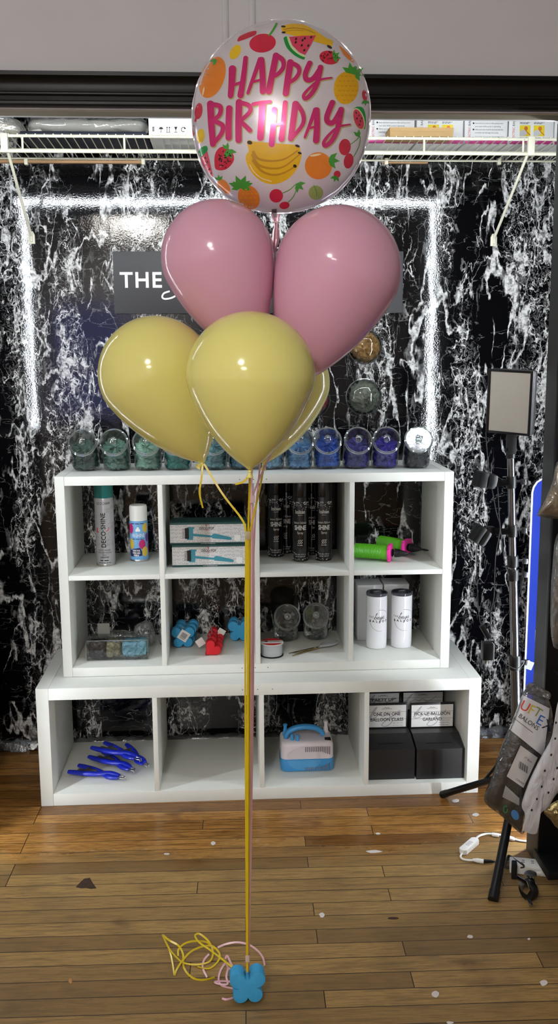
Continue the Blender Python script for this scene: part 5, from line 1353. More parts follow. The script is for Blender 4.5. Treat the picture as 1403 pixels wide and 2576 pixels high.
# left side
foil_ell(L('cherry_red'), 138, 700, 27, 58, 8, O1); foil_ink(L('cherry_red'), [(122, 740), (116, 770)], 14, O1); foil_ell(L('lemon'), 153, 876, 27, 52, 5, O1); foil_ell(L('cherry_red'), 103, 840, 8, 40, 0, O1)
foil_poly(L('rind_green'), smooth_poly([(136, 990), (160, 956), (194, 946), (200, 980), (150, 1030)]), O1); foil_poly(L('melon'), [(152, 1030), (200, 984), (222, 1080), (244, 1172), (204, 1130), (166, 1080)], O2)
for x, y in ((184, 1030), (200, 1060), (190, 1082), (212, 1110), (224, 1140)): foil_poly(L('seed'), ell(x, y, 5, 9, .2, 8), O3)
foil_poly(L('cherry_red'), smooth_poly([(256, 1000), (290, 956), (340, 958), (384, 1010), (382, 1060), (330, 1112), (262, 1112), (250, 1060)]), O1); seeds(318, 1040, 66, 72, 0, 34, 6, 'seed', 4); leaf(342, 978, 68, radians(60), 3); leaf(340, 970, 50, radians(-110), 2)
# bottom
B_ = [(478, 918), (496, 906), (518, 914), (522, 960), (548, 1004), (620, 1012), (720, 1002), (790, 966), (818, 940), (850, 944), (858, 984), (866, 1010), (846, 1080), (800, 1150), (740, 1196), (660, 1216), (580, 1194), (510, 1130), (474, 1056), (474, 1010), (492, 980)]
foil_poly(L('banana_yellow'), smooth_poly(B_), O1)
for q in ([(524, 990), (560, 1036), (640, 1052), (740, 1040), (836, 980)], [(520, 1010), (556, 1076), (640, 1104), (740, 1092), (846, 1010)], [(524, 1050), (580, 1120), (660, 1150), (740, 1136), (816, 1092)]): foil_ink(L('banana_shade'), q, 22, O2, 8)
foil_ell(L('seed'), 499, 922, 18, 13, 15, O3); foil_ell(L('seed'), 836, 946, 17, 9, 20, O3); foil_ell(L('seed'), 852, 996, 14, 8, 20, O3); foil_ell(L('seed'), 818, 1088, 13, 11, 30, O3); foil_ink(L('highlight'), [(500, 1080), (530, 1130), (580, 1172), (650, 1196)], 7, O3)
foil_ell(L('orange'), 984, 1086, 96, 96, 0, O1); leaf(1060, 1046, 76, radians(5), 3); foil_ell(L('highlight'), 964, 1010, 40, 8, -10, O2)
foil_ell(L('orange'), 317, 1236, 36, 62, -32, O1); leaf(284, 1188, 40, radians(-100), 3)
foil_ell(L('orange'), 493, 1310, 74, 90, -28, O1); leaf(436, 1236, 90, radians(-90), 4); leaf(436, 1236, 80, radians(-10), 2); leaf(436, 1236, 70, radians(190), 2)
for r_ in range(5):
    for c_ in range(4):
        x, y = 440+c_*32+(r_ % 2)*12, 1250+r_*30
        if ((x-493)/66)**2+((y-1310)/78)**2 < .9: foil_ink(L('gold'), [(x-7, y), (x, y+6), (x+7, y)], 5, O2, n=3)
foil_ell(L('cherry_red'), 686, 1298, 48, 48, 0, O1); foil_ell(L('cherry_red'), 744, 1366, 36, 26, -10, O1); foil_ink(L('leaf_green'), [(728, 1280), (780, 1256), (832, 1214), (815, 1290), (770, 1345)], 5, O2); leaf(832, 1216, 62, radians(40), 3)
foil_ell(L('lime'), 966, 1276, 52, 50, 0, O1); foil_ink(L('leaf_green'), [(950, 1224), (968, 1262), (972, 1300)], 4, O2)
w = MB(); ms = []
for i, (k, q) in enumerate(FP.items()): w.k = i; w.add(q.v, q.f); ms.append(fm[k])
w.build('fruit_print', ms, t, recalc=False)
# code strip on the neck
w = MB(); foil_poly(w, [(652, 1392), (690, 1388), (692, 1452), (656, 1456)], O1); w.build('code_patch', mat('code_patch_grey', (150, 140, 146), .4), t, recalc=False)
w = MB()
for k in range(12): foil_poly(w, [(656, 1396+k*4.8), (688, 1393+k*4.8), (688, 1395.4+k*4.8), (656, 1398.4+k*4.8)], O2)
w.build('barcode', ink_black, t, recalc=False)

# ------------------------------------------------------------------ ribbons and floor weight
rib_y = mat('yellow_satin_ribbon', (216, 190, 30), .28, var=.05, spec=.7, sub=.0); rib_p = mat('pink_satin_ribbon', (224, 178, 190), .28, var=.05, spec=.7)
wp = at_z(621, 2528, 0)
bw = butterfly('blue butterfly foam weight on the wood floor holding the bouquet', None, False, .040)
bw.matrix_basis = TR(wp.x+.002, wp.y+.021, .0005, .04, -.10)
ring = at_y(622, 2450, wp.y+.018)
def pth(*pp): return [at_y(x, y, Y) for x, y, Y in pp]
def rb(label, m, path, tails=(), wd=.0043, tw=0):
    w = MB(); ribbon(w, path, wd, .0005, twist=tw, n=12)
    for q in tails: ribbon(w, q, wd, .0004, n=8, twist=.6)
    o = w.build('ribbon', m, None); rebase(o); tag(o, label, 'ribbon', 'balloon ribbons of the bouquet'); return o
yq = wp.y+.016
T_ = lambda p, y: (p, y)
rb('yellow ribbon straight down from the front yellow balloon', rib_y, [N_yc+V((0, -.004, -.004))]+pth((627, 1240, -1.03), (624, 1340, -1.0), (623, 1380, -1.0), (623, 1700, -.985), (622, 2150, -.97), (622, 2410, yq-.004), (622, 2446, yq-.002)),
   [[N_yc+V((0, -.006, 0))]+pth((625, 1197, -1.06), (612, 1212, -1.055), (592, 1218, -1.05))])
rb('yellow ribbon slanting in from the left yellow balloon', rib_y, [N_yl+V((.002, -.012, -.002))]+pth((560, 1243, -.93), (608, 1306, -.962), (618, 1338, -.984), (618.5, 1375, -.987), (617, 1700, -.978), (619, 2150, -.965), (621, 2410, yq-.001), (622, 2446, yq)),
   [[N_yl+V((-.001, -.013, -.003))]+pth((507, 1200, -.918), (502, 1240, -.92), (510, 1278, -.918))])
rb('yellow ribbon from the balloon hidden at the back', rib_y, [N_yb+V((0, -.004, -.004))]+pth((656, 1215, -.79), (645, 1266, -.90), (630, 1332, -.968), (628.5, 1372, -.974), (627, 1700, -.968), (625, 2150, -.958), (623, 2410, yq+.003), (622.5, 2446, yq+.003)))
rb('pale pink ribbon from the upper left pink balloon', rib_p, [N_pl+V((.004, .0, -.02))]+pth((632, 1000, -.866), (634, 1100, -.870), (633, 1190, -.886), (632, 1255, -.905), (632, 1300, -.907), (632, 1700, -.94), (628, 2150, -.95), (624, 2410, yq+.006), (623, 2446, yq+.006)))
rb('pale pink ribbon from the upper right pink balloon', rib_p, [N_pr+V((-.004, .0, -.02))]+pth((690, 1120, -.868), (664, 1178, -.874), (645, 1222, -.884), (635, 1256, -.899), (635, 1300, -.902), (635, 1700, -.934), (630, 2150, -.946), (625, 2410, yq+.009), (623.5, 2446, yq+.009)))
rb('thin pale ribbon from the foil balloon neck', rib_p, [n1+V((.002, -.006, -.002))]+pth((689, 700, -.812), (688, 790, -.83), (676, 940, -.868), (666, 1050, -.862), (656, 1150, -.852), (648, 1230, -.85), (642, 1300, -.868), (638, 1400, -.902), (637.5, 1450, -.904), (637, 1700, -.928), (631, 2150, -.942), (626, 2410, yq+.012), (624, 2446, yq+.012)), wd=.0036)
for px, py, Y, wq, hq, lb, m in ((633, 1256, -.914, 17, 19, 'small piece of pinkish tape round the pink ribbons', mat('pinkish_tape', (216, 186, 196), .4)), (622.5, 1347, -1.007, 13, 20, 'small piece of clear tape round the yellow ribbons', clear_tape), (622, 2412, yq-.0072, 10, 19, 'small piece of whitish tape just over the floor weight', mat('whitish_tape', (214, 196, 184), .4))):
    p = at_y(px, py, Y); s = scale_at(p)
    tag(rebase(MB().box((p.x-wq/2/s, p.y-.0006, p.z-hq/2/s), (p.x+wq/2/s, p.y+.0006, p.z+hq/2/s), bev=.0004).build('tape', m)), lb, 'tape')
# loose curls lying on the floor
def curl(pts): return [at_z(x, y, z) for x, y, z in pts]
def C_(x, y): return (380+x/4.126, 2320+y/4.126)
def loose(label, m, lists):
    w = MB()
    for q in lists: ribbon(w, [at_z(*C_(x, y), z) for x, y, z in q], .0046, .0005, face=(.2, -.7, .7), n=10, twist=.8)
    tag(rebase(w.build('ribbon', m)), label, 'ribbon')
loose('heap of curled yellow ribbon on the floor left of the weight', rib_y, [
    [(960, 548, .035), (860, 480, .03), (720, 370, .03), (600, 280, .028), (500, 210, .03), (455, 140, .03), (500, 120, .028), (580, 180, .02), (630, 260, .012), (640, 340, .006), (600, 410, .004), (480, 440, .004), (350, 425, .006), (280, 380, .010), (200, 290, .02), (150, 200, .028), (118, 130, .03), (150, 200, .02), (195, 300, .012), (225, 440, .006), (240, 550, .003)],
    [(240, 552, .003), (270, 480, .006), (330, 390, .012), (420, 300, .018), (540, 250, .02), (640, 250, .018), (710, 330, .012), (690, 410, .006), (600, 480, .003), (480, 460, .003)],
    [(120, 132, .028), (190, 190, .022), (280, 240, .014), (330, 330, .006), (340, 470, .002), (420, 570, .002), (530, 600, .002), (660, 570, .003)],
    [(280, 350, .004), (285, 280, .01), (350, 220, .016), (450, 195, .018), (580, 210, .016), (660, 280, .01)]])
loose('heap of curled pale pink ribbon on the floor beside the weight', rib_p, [
    [(960, 556, .036), (880, 530, .03), (800, 470, .024), (770, 430, .018), (720, 500, .010), (700, 600, .004), (740, 660, .002), (860, 690, .002)],
    [(800, 470, .022), (780, 560, .012), (790, 640, .006), (700, 640, .003), (660, 620, .003), (740, 610, .008), (850, 620, .012)],
    [(690, 262, .006), (780, 225, .012), (900, 208, .016), (1020, 236, .014), (1110, 300, .010), (1160, 370, .005), (1178, 450, .002)],
    [(600, 330, .004), (550, 390, .003), (535, 470, .002), (580, 570, .002)], [(735, 790, .002), (780, 800, .002), (850, 785, .002)], [(770, 380, .016), (790, 350, .02), (840, 450, .02), (900, 530, .028)]])
# ------------------------------------------------------------------ light stand at the right
SY = -.285
PT = at_y(1283, 1098, SY); PB_ = at_y(1297, 1750, SY); PB_ = PT+(PB_-PT)*((PT.z-.19)/(PT.z-PB_.z))
def on_pole(py):
    lo, hi = 0., 1.
    for _ in range(40):
        m_ = (lo+hi)/2; P = PT.lerp(PB_, m_); d = P-CAM; y = 1288-F*d.dot(UU)/d.dot(_f)
        if y < py: lo = m_
        else: hi = m_
    return PT.lerp(PB_, lo)
t = thing('light_stand', 'black and steel tripod light stand beside the white shelf units', 'light stand', (PB_.x, SY, 0))
chrome = mat('satin_tube_steel', (120, 120, 122), .26, 1, var=.03)
MB().tube([on_pole(1120), on_pole(1440)], .0108, 20).build('upper_tube', chrome, t)
MB().tube([on_pole(1440), on_pole(1672)], .0130, 20).build('middle_tube', chrome, t)
MB().tube([on_pole(1670), PB_], .0150, 20).build('lower_tube', chrome, t)
for py0, py1, r in ((1138, 1153, .0135), (1198, 1228, .0145), (1320, 1350, .0150), (1398, 1426, .0165), (1432, 1460, .0165), (1648, 1684, .0185)):
    a, b = on_pole(py0), on_pole(py1); cl = MB().tube([a, a.lerp(b, .08), a.lerp(b, .92), b], [r*.92, r, r, r*.92], 20).build('collar', black_pl, t)
    if py0 > 1190:
        c = a.lerp(b, .5); w = MB(); w.tube([c+V((.012, -.004, .003)), c+V((.034, -.008, .004))], .004, 10); w.box(c+V((.026, -.014, -.006)), c+V((.040, -.003, .010)), bev=.002); w.build('clamp_lever', dark_steel, cl)
H0 = on_pole(1136)
w = MB(); w.box(H0+V((-.012, -.016, -.006)), H0+V((.012, .010, .050)), bev=.002); w.tube([H0+V((-.015, -.004, .006)), H0+V((.016, -.004, .006))], .006, 12); w.build('head_bracket', black_pl, t)
HUB = PB_+V((0, 0, .02))
MB().tube([HUB+V((0, 0, .03)), HUB+V((0, 0, -.03))], [.022, .022], 18).build('hub', black_pl, t)
for fx, fy, r in ((1.341, -.624, .0135), (1.343, -.024, .0115), (1.80, -.03, .0115)):
    ft = V((fx, fy, .010 if fx < 1.7 else .010)); d = (HUB-ft)
    lg = MB().tube([ft, ft+d*.03, ft+d*.97], [r*.95, r, r*.9], 16).build('leg', black_mt, t)
    MB().tube([ft-d.normalized()*.006, ft+d*.05], r*1.08, 16).build('rubber_foot', black_pl, lg)
    MB().tube([ft+d*.58+V((0, 0, .008)), PB_+V((0, 0, .13))], .0048, 10).build('brace', black_mt, lg)
# LED panel on top
PC = at_y(1281, 1012, SY); ph = radians(40)
PM = Matrix.Translation(PC) @ Matrix.Rotation(-ph, 4, 'Z') @ Matrix.Rotation(radians(2.5), 4, 'Y') @ Matrix.Rotation(radians(4), 4, 'X')
t = thing('panel_light', 'rectangular panel light with a white diffuser on the light stand', 'panel light', PC-V((0, 0, .09)))
w = MB().box((-.068, 0, -.092), (.068, .032, .092), PM, bev=.008); w.build('housing', black_pl, t)
w = MB().box((-.068, -.004, -.092), (-.059, .004, .092), PM, bev=.0015); w.box((.059, -.004, -.092), (.068, .004, .092), PM, bev=.0015); w.box((-.059, -.004, .085), (.059, .004, .092), PM, bev=.0015); w.box((-.059, -.004, -.092), (.059, .004, -.085), PM, bev=.0015)
w.build('bezel', black_mt, t)
MB().box((-.0592, -.0025, -.0852), (.0592, .001, .0852), PM, bev=.001).build('diffuser', mat('white_diffuser_sheet', (188, 186, 178), .6, var=.02), t)
# two black clamp lamps on ribbed necks
for i, (c, s, e, wpx, hpx, rot, lb) in enumerate((((1219, 1207), (1250, 1217), on_pole(1213), 58, 40, .18, 'upper black clamp lamp on a ribbed neck on the light stand'), ((1207, 1346), (1240, 1338), on_pole(1336), 42, 46, .55, 'lower black clamp lamp on a ribbed neck on the light stand'))):
    P = at_y(*c, SY-.02); k = scale_at(P); S = at_y(*s, SY-.015)
    t = thing('clamp_lamp', lb, 'lamp', P-V((0, 0, hpx/2/k)), group='clamp lamps on the light stand')
    M = Matrix.Translation(P) @ Matrix.Rotation(rot, 4, 'Y') @ Matrix.Rotation(.3, 4, 'Z')
    MB().box((-wpx/2/k, -.018, -hpx/2/k), (wpx*.05/k, .018, hpx/2/k), M, bev=.008).build('head', black_pl, t)
    MB().box((-wpx*.02/k, -.021, -hpx*.5/k), (wpx/2/k, .016, hpx*.45/k), M, bev=.011).build('jaw', black_pl, t)
    pts = [S.lerp(e-V((.0165, .004, 0)), j/40) for j in range(41)]
    MB().tube(pts, [.0075+.0022*cos(j*pi) for j in range(41)], 14).build('neck', mat('dark_ribbed_neck', (58, 58, 60), .3, .6), t)
    if i: MB().box(S+V((-.020, -.012, -.014)), S+V((.002, .012, .016)), bev=.003).build('clip', black_pl, t)
blk_cable = mat('black_cable', (34, 34, 36), .4, var=.06)
def cable(pts, r, label, m, Y=None, cat='cable', n=8, name='cable'):
    P = [at_y(x, y, Y) if Y is not None else at_z(x, y, z) for x, y, *z_ in pts for z in [z_[0] if z_ else 0]]
    return tag(rebase(MB().tube(cr(P, n), r, 8).build(name, m)), label, cat)
for pts, lb in (([(1221, 1088), (1224, 1130), (1229, 1186)], 'black cable from the panel light down to the upper clamp lamp'), ([(1215, 1232), (1208, 1280), (1203, 1322)], 'black cable between the two clamp lamps'),
                ([(1198, 1372), (1199, 1450), (1202, 1520), (1206, 1560), (1212, 1574)], 'black cable hanging below the lower clamp lamp'),
                ([(1237, 1230), (1248, 1290), (1257, 1330), (1246, 1400), (1242, 1500), (1234, 1540), (1234, 1602)], 'long black cable looping down from the upper clamp lamp'),
                ([(1251, 1226), (1257, 1320), (1268, 1410), (1279, 1448)], 'black cable hanging close along the left of the stand pole'), ([(1250, 1638), (1270, 1668), (1296, 1682), (1312, 1674), (1318, 1662)], 'black cable looping from the wall adapter round the pole')):
    cable(pts, .0014, lb, blk_cable, SY-.03)
P = at_y(1226, 1637, SY-.03); k = scale_at(P)
t = thing('power_adapter', 'black plug adapter hanging from cables left of the light stand', 'power adapter', P-V((0, 0, .03)))
MB().box(P+V((-.017, -.014, -.026)), P+V((.013, .016, .026)), Matrix.Identity(4), bev=.003).build('body', black_pl, t)
MB().box(P+V((.0132, -.012, -.024)), P+V((.0175, .014, .022)), bev=.001).build('socket_face', mat('grey_plate', (170, 170, 168), .4), t)
for dx in (-.006, .006): MB().box(P+V((dx-.003, -.002, -.040)), P+V((dx-.0015, .004, -.0255))).build('prong', brass, t)
q = at_y(1219, 1588, SY-.03); Mq = Matrix.Translation(q) @ Matrix.Rotation(-.55, 4, 'Y') @ Matrix.Identity(4)
MB().box((-.007, -.007, -.024), (.007, .007, .021), Matrix.Translation(q) @ Matrix.Rotation(-.55, 4, 'Y'), bev=.002).build('plug', black_pl, t)

# blue board standing behind the jamb
a = at_y(1338, 1212, 0.0)
t = thing('blue_board', 'tall blue foam board with a white edge leaning behind the right jamb', 'board', (1.73, .01, 0))
Mb = Matrix(((1, 0, 0, 0), (0, 0, 1, .0), (0, 1, 0, 0), (0, 0, 0, 1)))
bl = [(1.618, .001), (1.90, .001), (1.90, 1.075), (1.66, 1.075)]+[(1.646+.0, 1.072), (1.630, 1.062), (1.620, 1.046), (1.6165, 1.03)]
MB().prism(bl, -.004, .014, Mb).build('sheet', mat('royal_blue_board', (14, 44, 150), .45, var=.03), t, smooth=False)
w = MB(); w.tube([(1.6155, .003, .002), (1.6145, .003, 1.03), (1.6185, .003, 1.048), (1.6285, .003, 1.064), (1.646, .003, 1.0745), (1.66, .003, 1.0775), (1.90, .003, 1.0775)], .0035, 8)
w.build('edge_strip', mat('mottled_white_edge', (206, 210, 222), .5, var=.2, vs=90), t)
c = at_y(1331, 1674, -.006); Ms = frame((c.x, -.0046, c.z), (cos(.35), 0, -sin(.35)), (sin(.35), 0, cos(.35)))
w = MB(); flat_poly(w, [(-.013, -.014), (.013, -.014), (.013, .014), (-.013, .014)], Ms); sk = w.build('sticker', mat('pale_blue_sticker', (206, 222, 236), .5), t, recalc=False)
w = MB()
for k in range(4): flat_poly(w, [(-.010, .006-k*.005), (.009, .006-k*.005), (.009, .0072-k*.005), (-.010, .0072-k*.005)], Ms, .0003)
w.build('print_lines', ink_grey, sk, recalc=False)
w = MB(); a = at_y(1347, 1585, -.005); b = at_y(1346, 1630, -.005); w.tube([(a.x, -.006, a.z), (b.x, -.006, b.z)], .0018, 6); w.build('pull_tab', white_pl, t)

# ------------------------------------------------------------------ black rolling rack with hanging bags at the right edge
RY = -.535
xl = at_y(1352, 2140, RY).x
t = thing('rolling_rack', 'black rolling rack at the right edge of the picture, hung with bags', 'rack', (xl+.3, RY, 0))
MB().box((xl, RY, .085), (xl+.62, RY+.022, 1.62), bev=.003).build('back_panel', black_paint, t)
MB().box((xl-.004, RY-.10, .062), (xl+.624, RY+.026, .086), bev=.003).build('base_tray', black_paint, t)
for x, z in ((xl+.075, 1.36), (xl+.085, .86), (xl+.02, .625), (xl+.09, .605), (xl+.10, .47)):
    MB().tube([(x, RY+.002, z), (x, RY-.09, z+.003), (x, RY-.105, z+.012)], .0028, 8).build('hook', black_mt, t)
cw = at_z(1328, 2262, 0)
for x, y in ((cw.x, cw.y), (xl+.56, cw.y)):
    Aw = Matrix.Translation((x, y, .0285)) @ Matrix.Rotation(.5, 4, 'Z') @ Matrix.Rotation(pi/2, 4, 'Y')
    cs = MB().lathe([(.010, -.011), (.026, -.011), (.028, -.008), (.028, .008), (.026, .011), (.010, .011)], 30, Aw).build('caster', black_pl, t)
    w = MB()
    for sg in (-1, 1): w.prism([(-.008, -.012), (.012, -.010), (.030, .012), (.030, .026), (-.004, .026), (-.018, .006)], sg*.0135-.001, sg*.0135+.001, Matrix.Translation((x, y, .034)) @ Matrix.Rotation(.5, 4, 'Z') @ Matrix(((0, 0, 1, 0), (1, 0, 0, 0), (0, 1, 0, 0), (0, 0, 0, 1))))
    w.build('fork', mat('chrome_fork', (196, 194, 190), .14, 1), cs, smooth=False)
    w = MB(); w.tube([(x+.012, y+.022, .058), (x+.012, y+.022, .0635)], .016, 16); w.box((x-.012, y-.047, .010), (x-.002, y-.020, .014), bev=.001); w.build('swivel_plate', mat('chrome_fork', (196, 194, 190), .14, 1), cs)

from mathutils.bvhtree import BVHTree
def bvh_of(o):
    M = wm(o); me = o.data; return BVHTree.FromPolygons([M @ v.co for v in me.vertices], [tuple(p.vertices) for p in me.polygons])
def proj_geo(w, bv, vs, fs, off, fb=-.6):
    out = []
    for x, y in vs:
        d = ray(x, y).normalized(); hit = bv.ray_cast(CAM, d)
        P = hit[0] if hit[0] is not None else at_y(x, y, fb); out.append(P-d*off)
    w.add(out, fs)
def grid_quad(c, n=6):
    vs = []; fs = []
    for j in range(n+1):
        for i in range(n+1):
            u, v = i/n, j/n; a = V(c[0]).lerp(V(c[1]), u); b = V(c[3]).lerp(V(c[2]), u); p = a.lerp(b, v); vs.append((p.x, p.y))
    for j in range(n):
        for i in range(n): k = j*(n+1)+i; fs.append((k, k+1, k+n+2, k+n+1))
    return vs, fs
def px_text(body, h, o, ang, **kw):
    vs, fs = text_geo(body, h, align='LEFT', **kw); c, s = cos(ang), sin(ang)
    return [(o[0]+v.x*c+v.y*s, o[1]+v.x*s-v.y*c) for v in vs], fs
def bagfn(Y, tilt=0., y0=1900):
    return lambda x, y, h: at_y(x, y, Y-h+(y-y0)*tilt)
# big bag of black balloons with a printed white header
OA = [(1334, 1722), (1358, 1738), (1384, 1770), (1390, 1840), (1368, 1905), (1346, 1962), (1326, 2020), (1318, 2094), (1298, 2088), (1262, 2054), (1224, 2024), (1218, 2000), (1237, 1950), (1264, 1868), (1298, 1792), (1314, 1745)]
OI = [(1296, 1838), (1340, 1872), (1364, 1900), (1344, 1958), (1322, 2020), (1312, 2088), (1296, 2080), (1262, 2046), (1228, 2020), (1224, 2000), (1242, 1950), (1270, 1870)]
t = thing('balloon_bag', 'clear bag of black balloons with white printed header hanging on the rack', 'bag', at_y(1300, 2090, -.63))
w = MB(); pillow(w, OI, bagfn(-.650), .020, 10, 90, .004, .055); w.build('black_balloons', mat('rubber_bag_dark', (34, 33, 36), .42, var=.3, vs=40, bump=.6, bs=50, bdist=.006), t, angle=60)
w = MB(); pillow(w, OA, bagfn(-.650), .034, 12, 100, .004, .05); film = w.build('film', clear('dark_bag_film', (236, 236, 236), .09, .1, .7, 40, .03), t)
bv = bvh_of(film)
w = MB(); proj_geo(w, bv, *grid_quad([(1313, 1748), (1382, 1782), (1367, 1904), (1280, 1834)], 14), .0022); hd = w.build('printed_header', mat('white_printed_film', (206, 206, 210), .35, var=.04, bump=.4, bs=30), t, recalc=False)
for s, h, o, a, m in (('U', 25, (1304, 1781), .5, ink_red), ('F', 25, (1324, 1792), .5, mat('mustard_print', (196, 176, 50), .5)), ('T', 24, (1338, 1796), .55, mat('olive_print', (120, 126, 60), .5)), ('E', 26, (1345, 1818), .5, mat('mid_blue_print', (48, 98, 168), .5)), ('X', 27, (1361, 1830), .5, mat('navy_letter_print', (30, 34, 62), .5))):
    w = MB(); proj_geo(w, bv, *px_text(s, h, o, a), .0034); w.build('letter', m, hd, recalc=False)
w = MB(); proj_geo(w, bv, *px_text('BALONS', 11.5, (1302, 1803), .62), .0034); vs, fs = stroke([(1291, 1806), (1315, 1824), (1340, 1843)], 1.2, 5); proj_geo(w, bv, [(v.x, v.y) for v in vs], fs, .0034); w.build('lettering', ink_black, hd, recalc=False)
w = MB(); proj_geo(w, bv, *grid_quad([(1309, 1875), (1352, 1906), (1316, 1982), (1274, 1953)], 8), .0022); lb_ = w.build('barcode_label', mat('off_white_label', (196, 194, 194), .45), t, recalc=False)
w = MB()
for k in range(9):
    x, y = 1306+k*2.6, 1914+k*1.75; proj_geo(w, bv, [(x, y), (x+(1.5 if k % 2 else .9), y+.7), (x+(1.5 if k % 2 else .9)-2, y+18.7), (x-2, y+18)], [(0, 1, 2, 3)], .0034)
proj_geo(w, bv, *px_text('17" Black', 4.5, (1317, 1906), .62), .0034); proj_geo(w, bv, *px_text('COUNT', 5, (1296, 1961), .62), .0034)
w.build('barcode', ink_black, lb_, recalc=False)
w = MB(); proj_geo(w, bv, *grid_quad([(1271, 1976), (1306, 2008), (1305, 2026), (1263, 2005)], 6), .0022); l2 = w.build('small_label', mat('grey_label', (158, 158, 156), .5), t, recalc=False)
w = MB()
for k in range(5): vs, fs = stroke([(1272-k*1.2, 1981+k*5), (1288-k*.8, 1995+k*4.6), (1303-k*.4, 2009+k*4)], 1., 3, cap=False); proj_geo(w, bv, [(v.x, v.y) for v in vs], fs, .0034)
w.build('print_lines', ink_grey, l2, recalc=False)
w = MB(); pts = ell(1295, 2050, 9, 13.5, -.45, 20); proj_geo(w, bv, pts, [tuple(range(20))], .0012); w.build('round_sticker', mat('blue_sticker', (72, 128, 186), .45), t, recalc=False)
w = MB(); vs, fs = stroke([(1271+5*cos(a), 2036+8.5*sin(a)) for a in [k*.6 for k in range(10)]], 2.6, 3); proj_geo(w, bv, [(v.x, v.y) for v in vs], fs, .0012); w.build('recycling_mark', mat('green_mark', (48, 130, 70), .5), t, recalc=False)
w = MB(); pillow(w, [(1322, 1726), (1340, 1716), (1362, 1730), (1384, 1744), (1380, 1760), (1350, 1752), (1326, 1744)], bagfn(-.662), .016, 6, 50, .012, .08); w.build('gathered_top', poly_bag, t)
# white polka-dot bag in front of it
OB = [(1400, 1776), (1410, 1764), (1440, 1790), (1446, 1985), (1404, 1994), (1380, 2028), (1358, 2050), (1350, 2096), (1316, 2088), (1320, 2050), (1312, 2022), (1332, 1962), (1358, 1908), (1388, 1850)]
t = thing('balloon_bag', 'white bag with black polka dots hanging at the right of the black one', 'bag', at_y(1360, 2090, -.70))
w = MB(); pillow(w, OB, bagfn(-.705), .020, 14, 140, .005, .035); film = w.build('film', mat('white_dotted_film', (196, 196, 202), .25, var=.05, vs=30, bump=.9, bs=16, bdist=.02, stretch=(2.2, 1, .6)), t)
bv = bvh_of(film); w = MB()
for x, y in ((1386, 1899), (1370, 1939), (1392, 1960), (1362, 1979), (1379, 1994), (1350, 2010), (1337, 2038), (1401, 1932), (1396, 1858), (1398, 1818)):
    proj_geo(w, bv, ell(x, y, 2.5, 3.3, .3, 10), [tuple(range(10))], .0012)
w.build('dot_print', ink_black, t, recalc=False)
# small bag of metallic fringe low down, and two clear bags higher up
t = thing('fringe_bag', 'clear bag of pale gold metallic strands at the lower right edge', 'bag', at_y(1410, 2075, -.66))
w = MB(); pillow(w, [(1368, 2040), (1404, 2012), (1450, 2010), (1450, 2110), (1404, 2086), (1384, 2062)], bagfn(-.648), .016, 8, 60, .004, .1); w.build('strands', mat('pale_gold_strands', (176, 160, 116), .2, .9, var=.5, vs=12, bump=.9, bs=30, stretch=(6, 1, 6)), t)
for OC, lb, c, zY in (([(1404, 1160), (1460, 1170), (1470, 1312), (1404, 1306), (1358, 1300), (1352, 1290), (1374, 1246), (1390, 1206)], 'clear bag of beige balloons hanging at the upper right edge', (176, 158, 128), -.632),
                      ([(1404, 1340), (1460, 1345), (1470, 1640), (1404, 1634), (1388, 1612), (1383, 1545), (1388, 1430)], 'clear bag of grey balloons hanging below the beige ones', (128, 124, 118), -.632)):
    t = thing('balloon_bag', lb, 'bag', at_y(1410, OC[2][1], zY))
    w = MB(); pillow(w, OC, bagfn(zY), .034, 10, 80, .004, .05); w.build('film', poly_bag, t)
    cxm = sum(p[0] for p in OC)/len(OC); cym = sum(p[1] for p in OC)/len(OC)
    w = MB(); pillow(w, [(cxm+(x-cxm)*.9, cym+(y-cym)*.9) for x, y in OC], bagfn(zY), .027, 10, 90, .010, .11); w.build('balloons', mat('rubber_'+lb[13:18], c, .5, var=.25, vs=50, bump=.7, bs=60, bdist=.006), t, angle=60)

# ------------------------------------------------------------------ cords and power strip on the floor
wcord = mat('white_cord', (234, 234, 230), .4, var=.01)
t = thing('dimmer_switch', 'white inline dimmer for the LED strip lying on the wood floor', 'dimmer', at_z(1180, 2140, 0))
a = at_z(1163, 2140, .012); b = at_z(1196, 2112, .012); d = (b-a); L_ = d.length*1.12; c = (a+b)/2
Md = frame((c.x, c.y, .0005), d, V((0, 0, 1)).cross(d))
ol = [(x, y) for x, y in [(-L_/2, -.006), (-L_/2+.007, -.0125), (L_/2-.007, -.0125), (L_/2, -.006), (L_/2, .006), (L_/2-.007, .0125), (-L_/2+.007, .0125), (-L_/2, .006)]]
MB().bprism(ol, 0, .017, .0035, Md).build('housing', white_pl, t)
for k in (-1, 0, 1): MB().bprism(ell(k*.0105, 0, .0042, .0075, n=16), .0168, .0180, .0005, Md).build('button', mat('pale_button', (206, 206, 200), .5), t)
cable([(1196, 2110, .008), (1206, 2102, .006), (1222, 2098, .004), (1240, 2098, .004), (1262, 2101, .004), (1290, 2110, .004), (1318, 2116, .005), (1350, 2116, .006)], .0032, 'white cord from the dimmer to the LED strip', wcord, cat='cord', name='cord')
for p0, p1, r, lb in (((1237, 2099), (1256, 2102), .0062, 'left white connector on the upper white cord'), ((1270, 2105), (1294, 2112), .0066, 'right white connector on the upper white cord')):
    a, b = at_z(*p0, .0066), at_z(*p1, .0066); tag(rebase(MB().tube([a, a.lerp(b, .1), a.lerp(b, .85), b], [r*.8, r, r, r*.55], 14).build('connector', white_pl)), lb, 'connector')
cable([(1163, 2146, .006), (1158, 2154, .004), (1163, 2161, .004), (1178, 2164, .004), (1192, 2164, .005)], .0030, 'short white cord from the dimmer to its plug', wcord, cat='cord', name='cord')
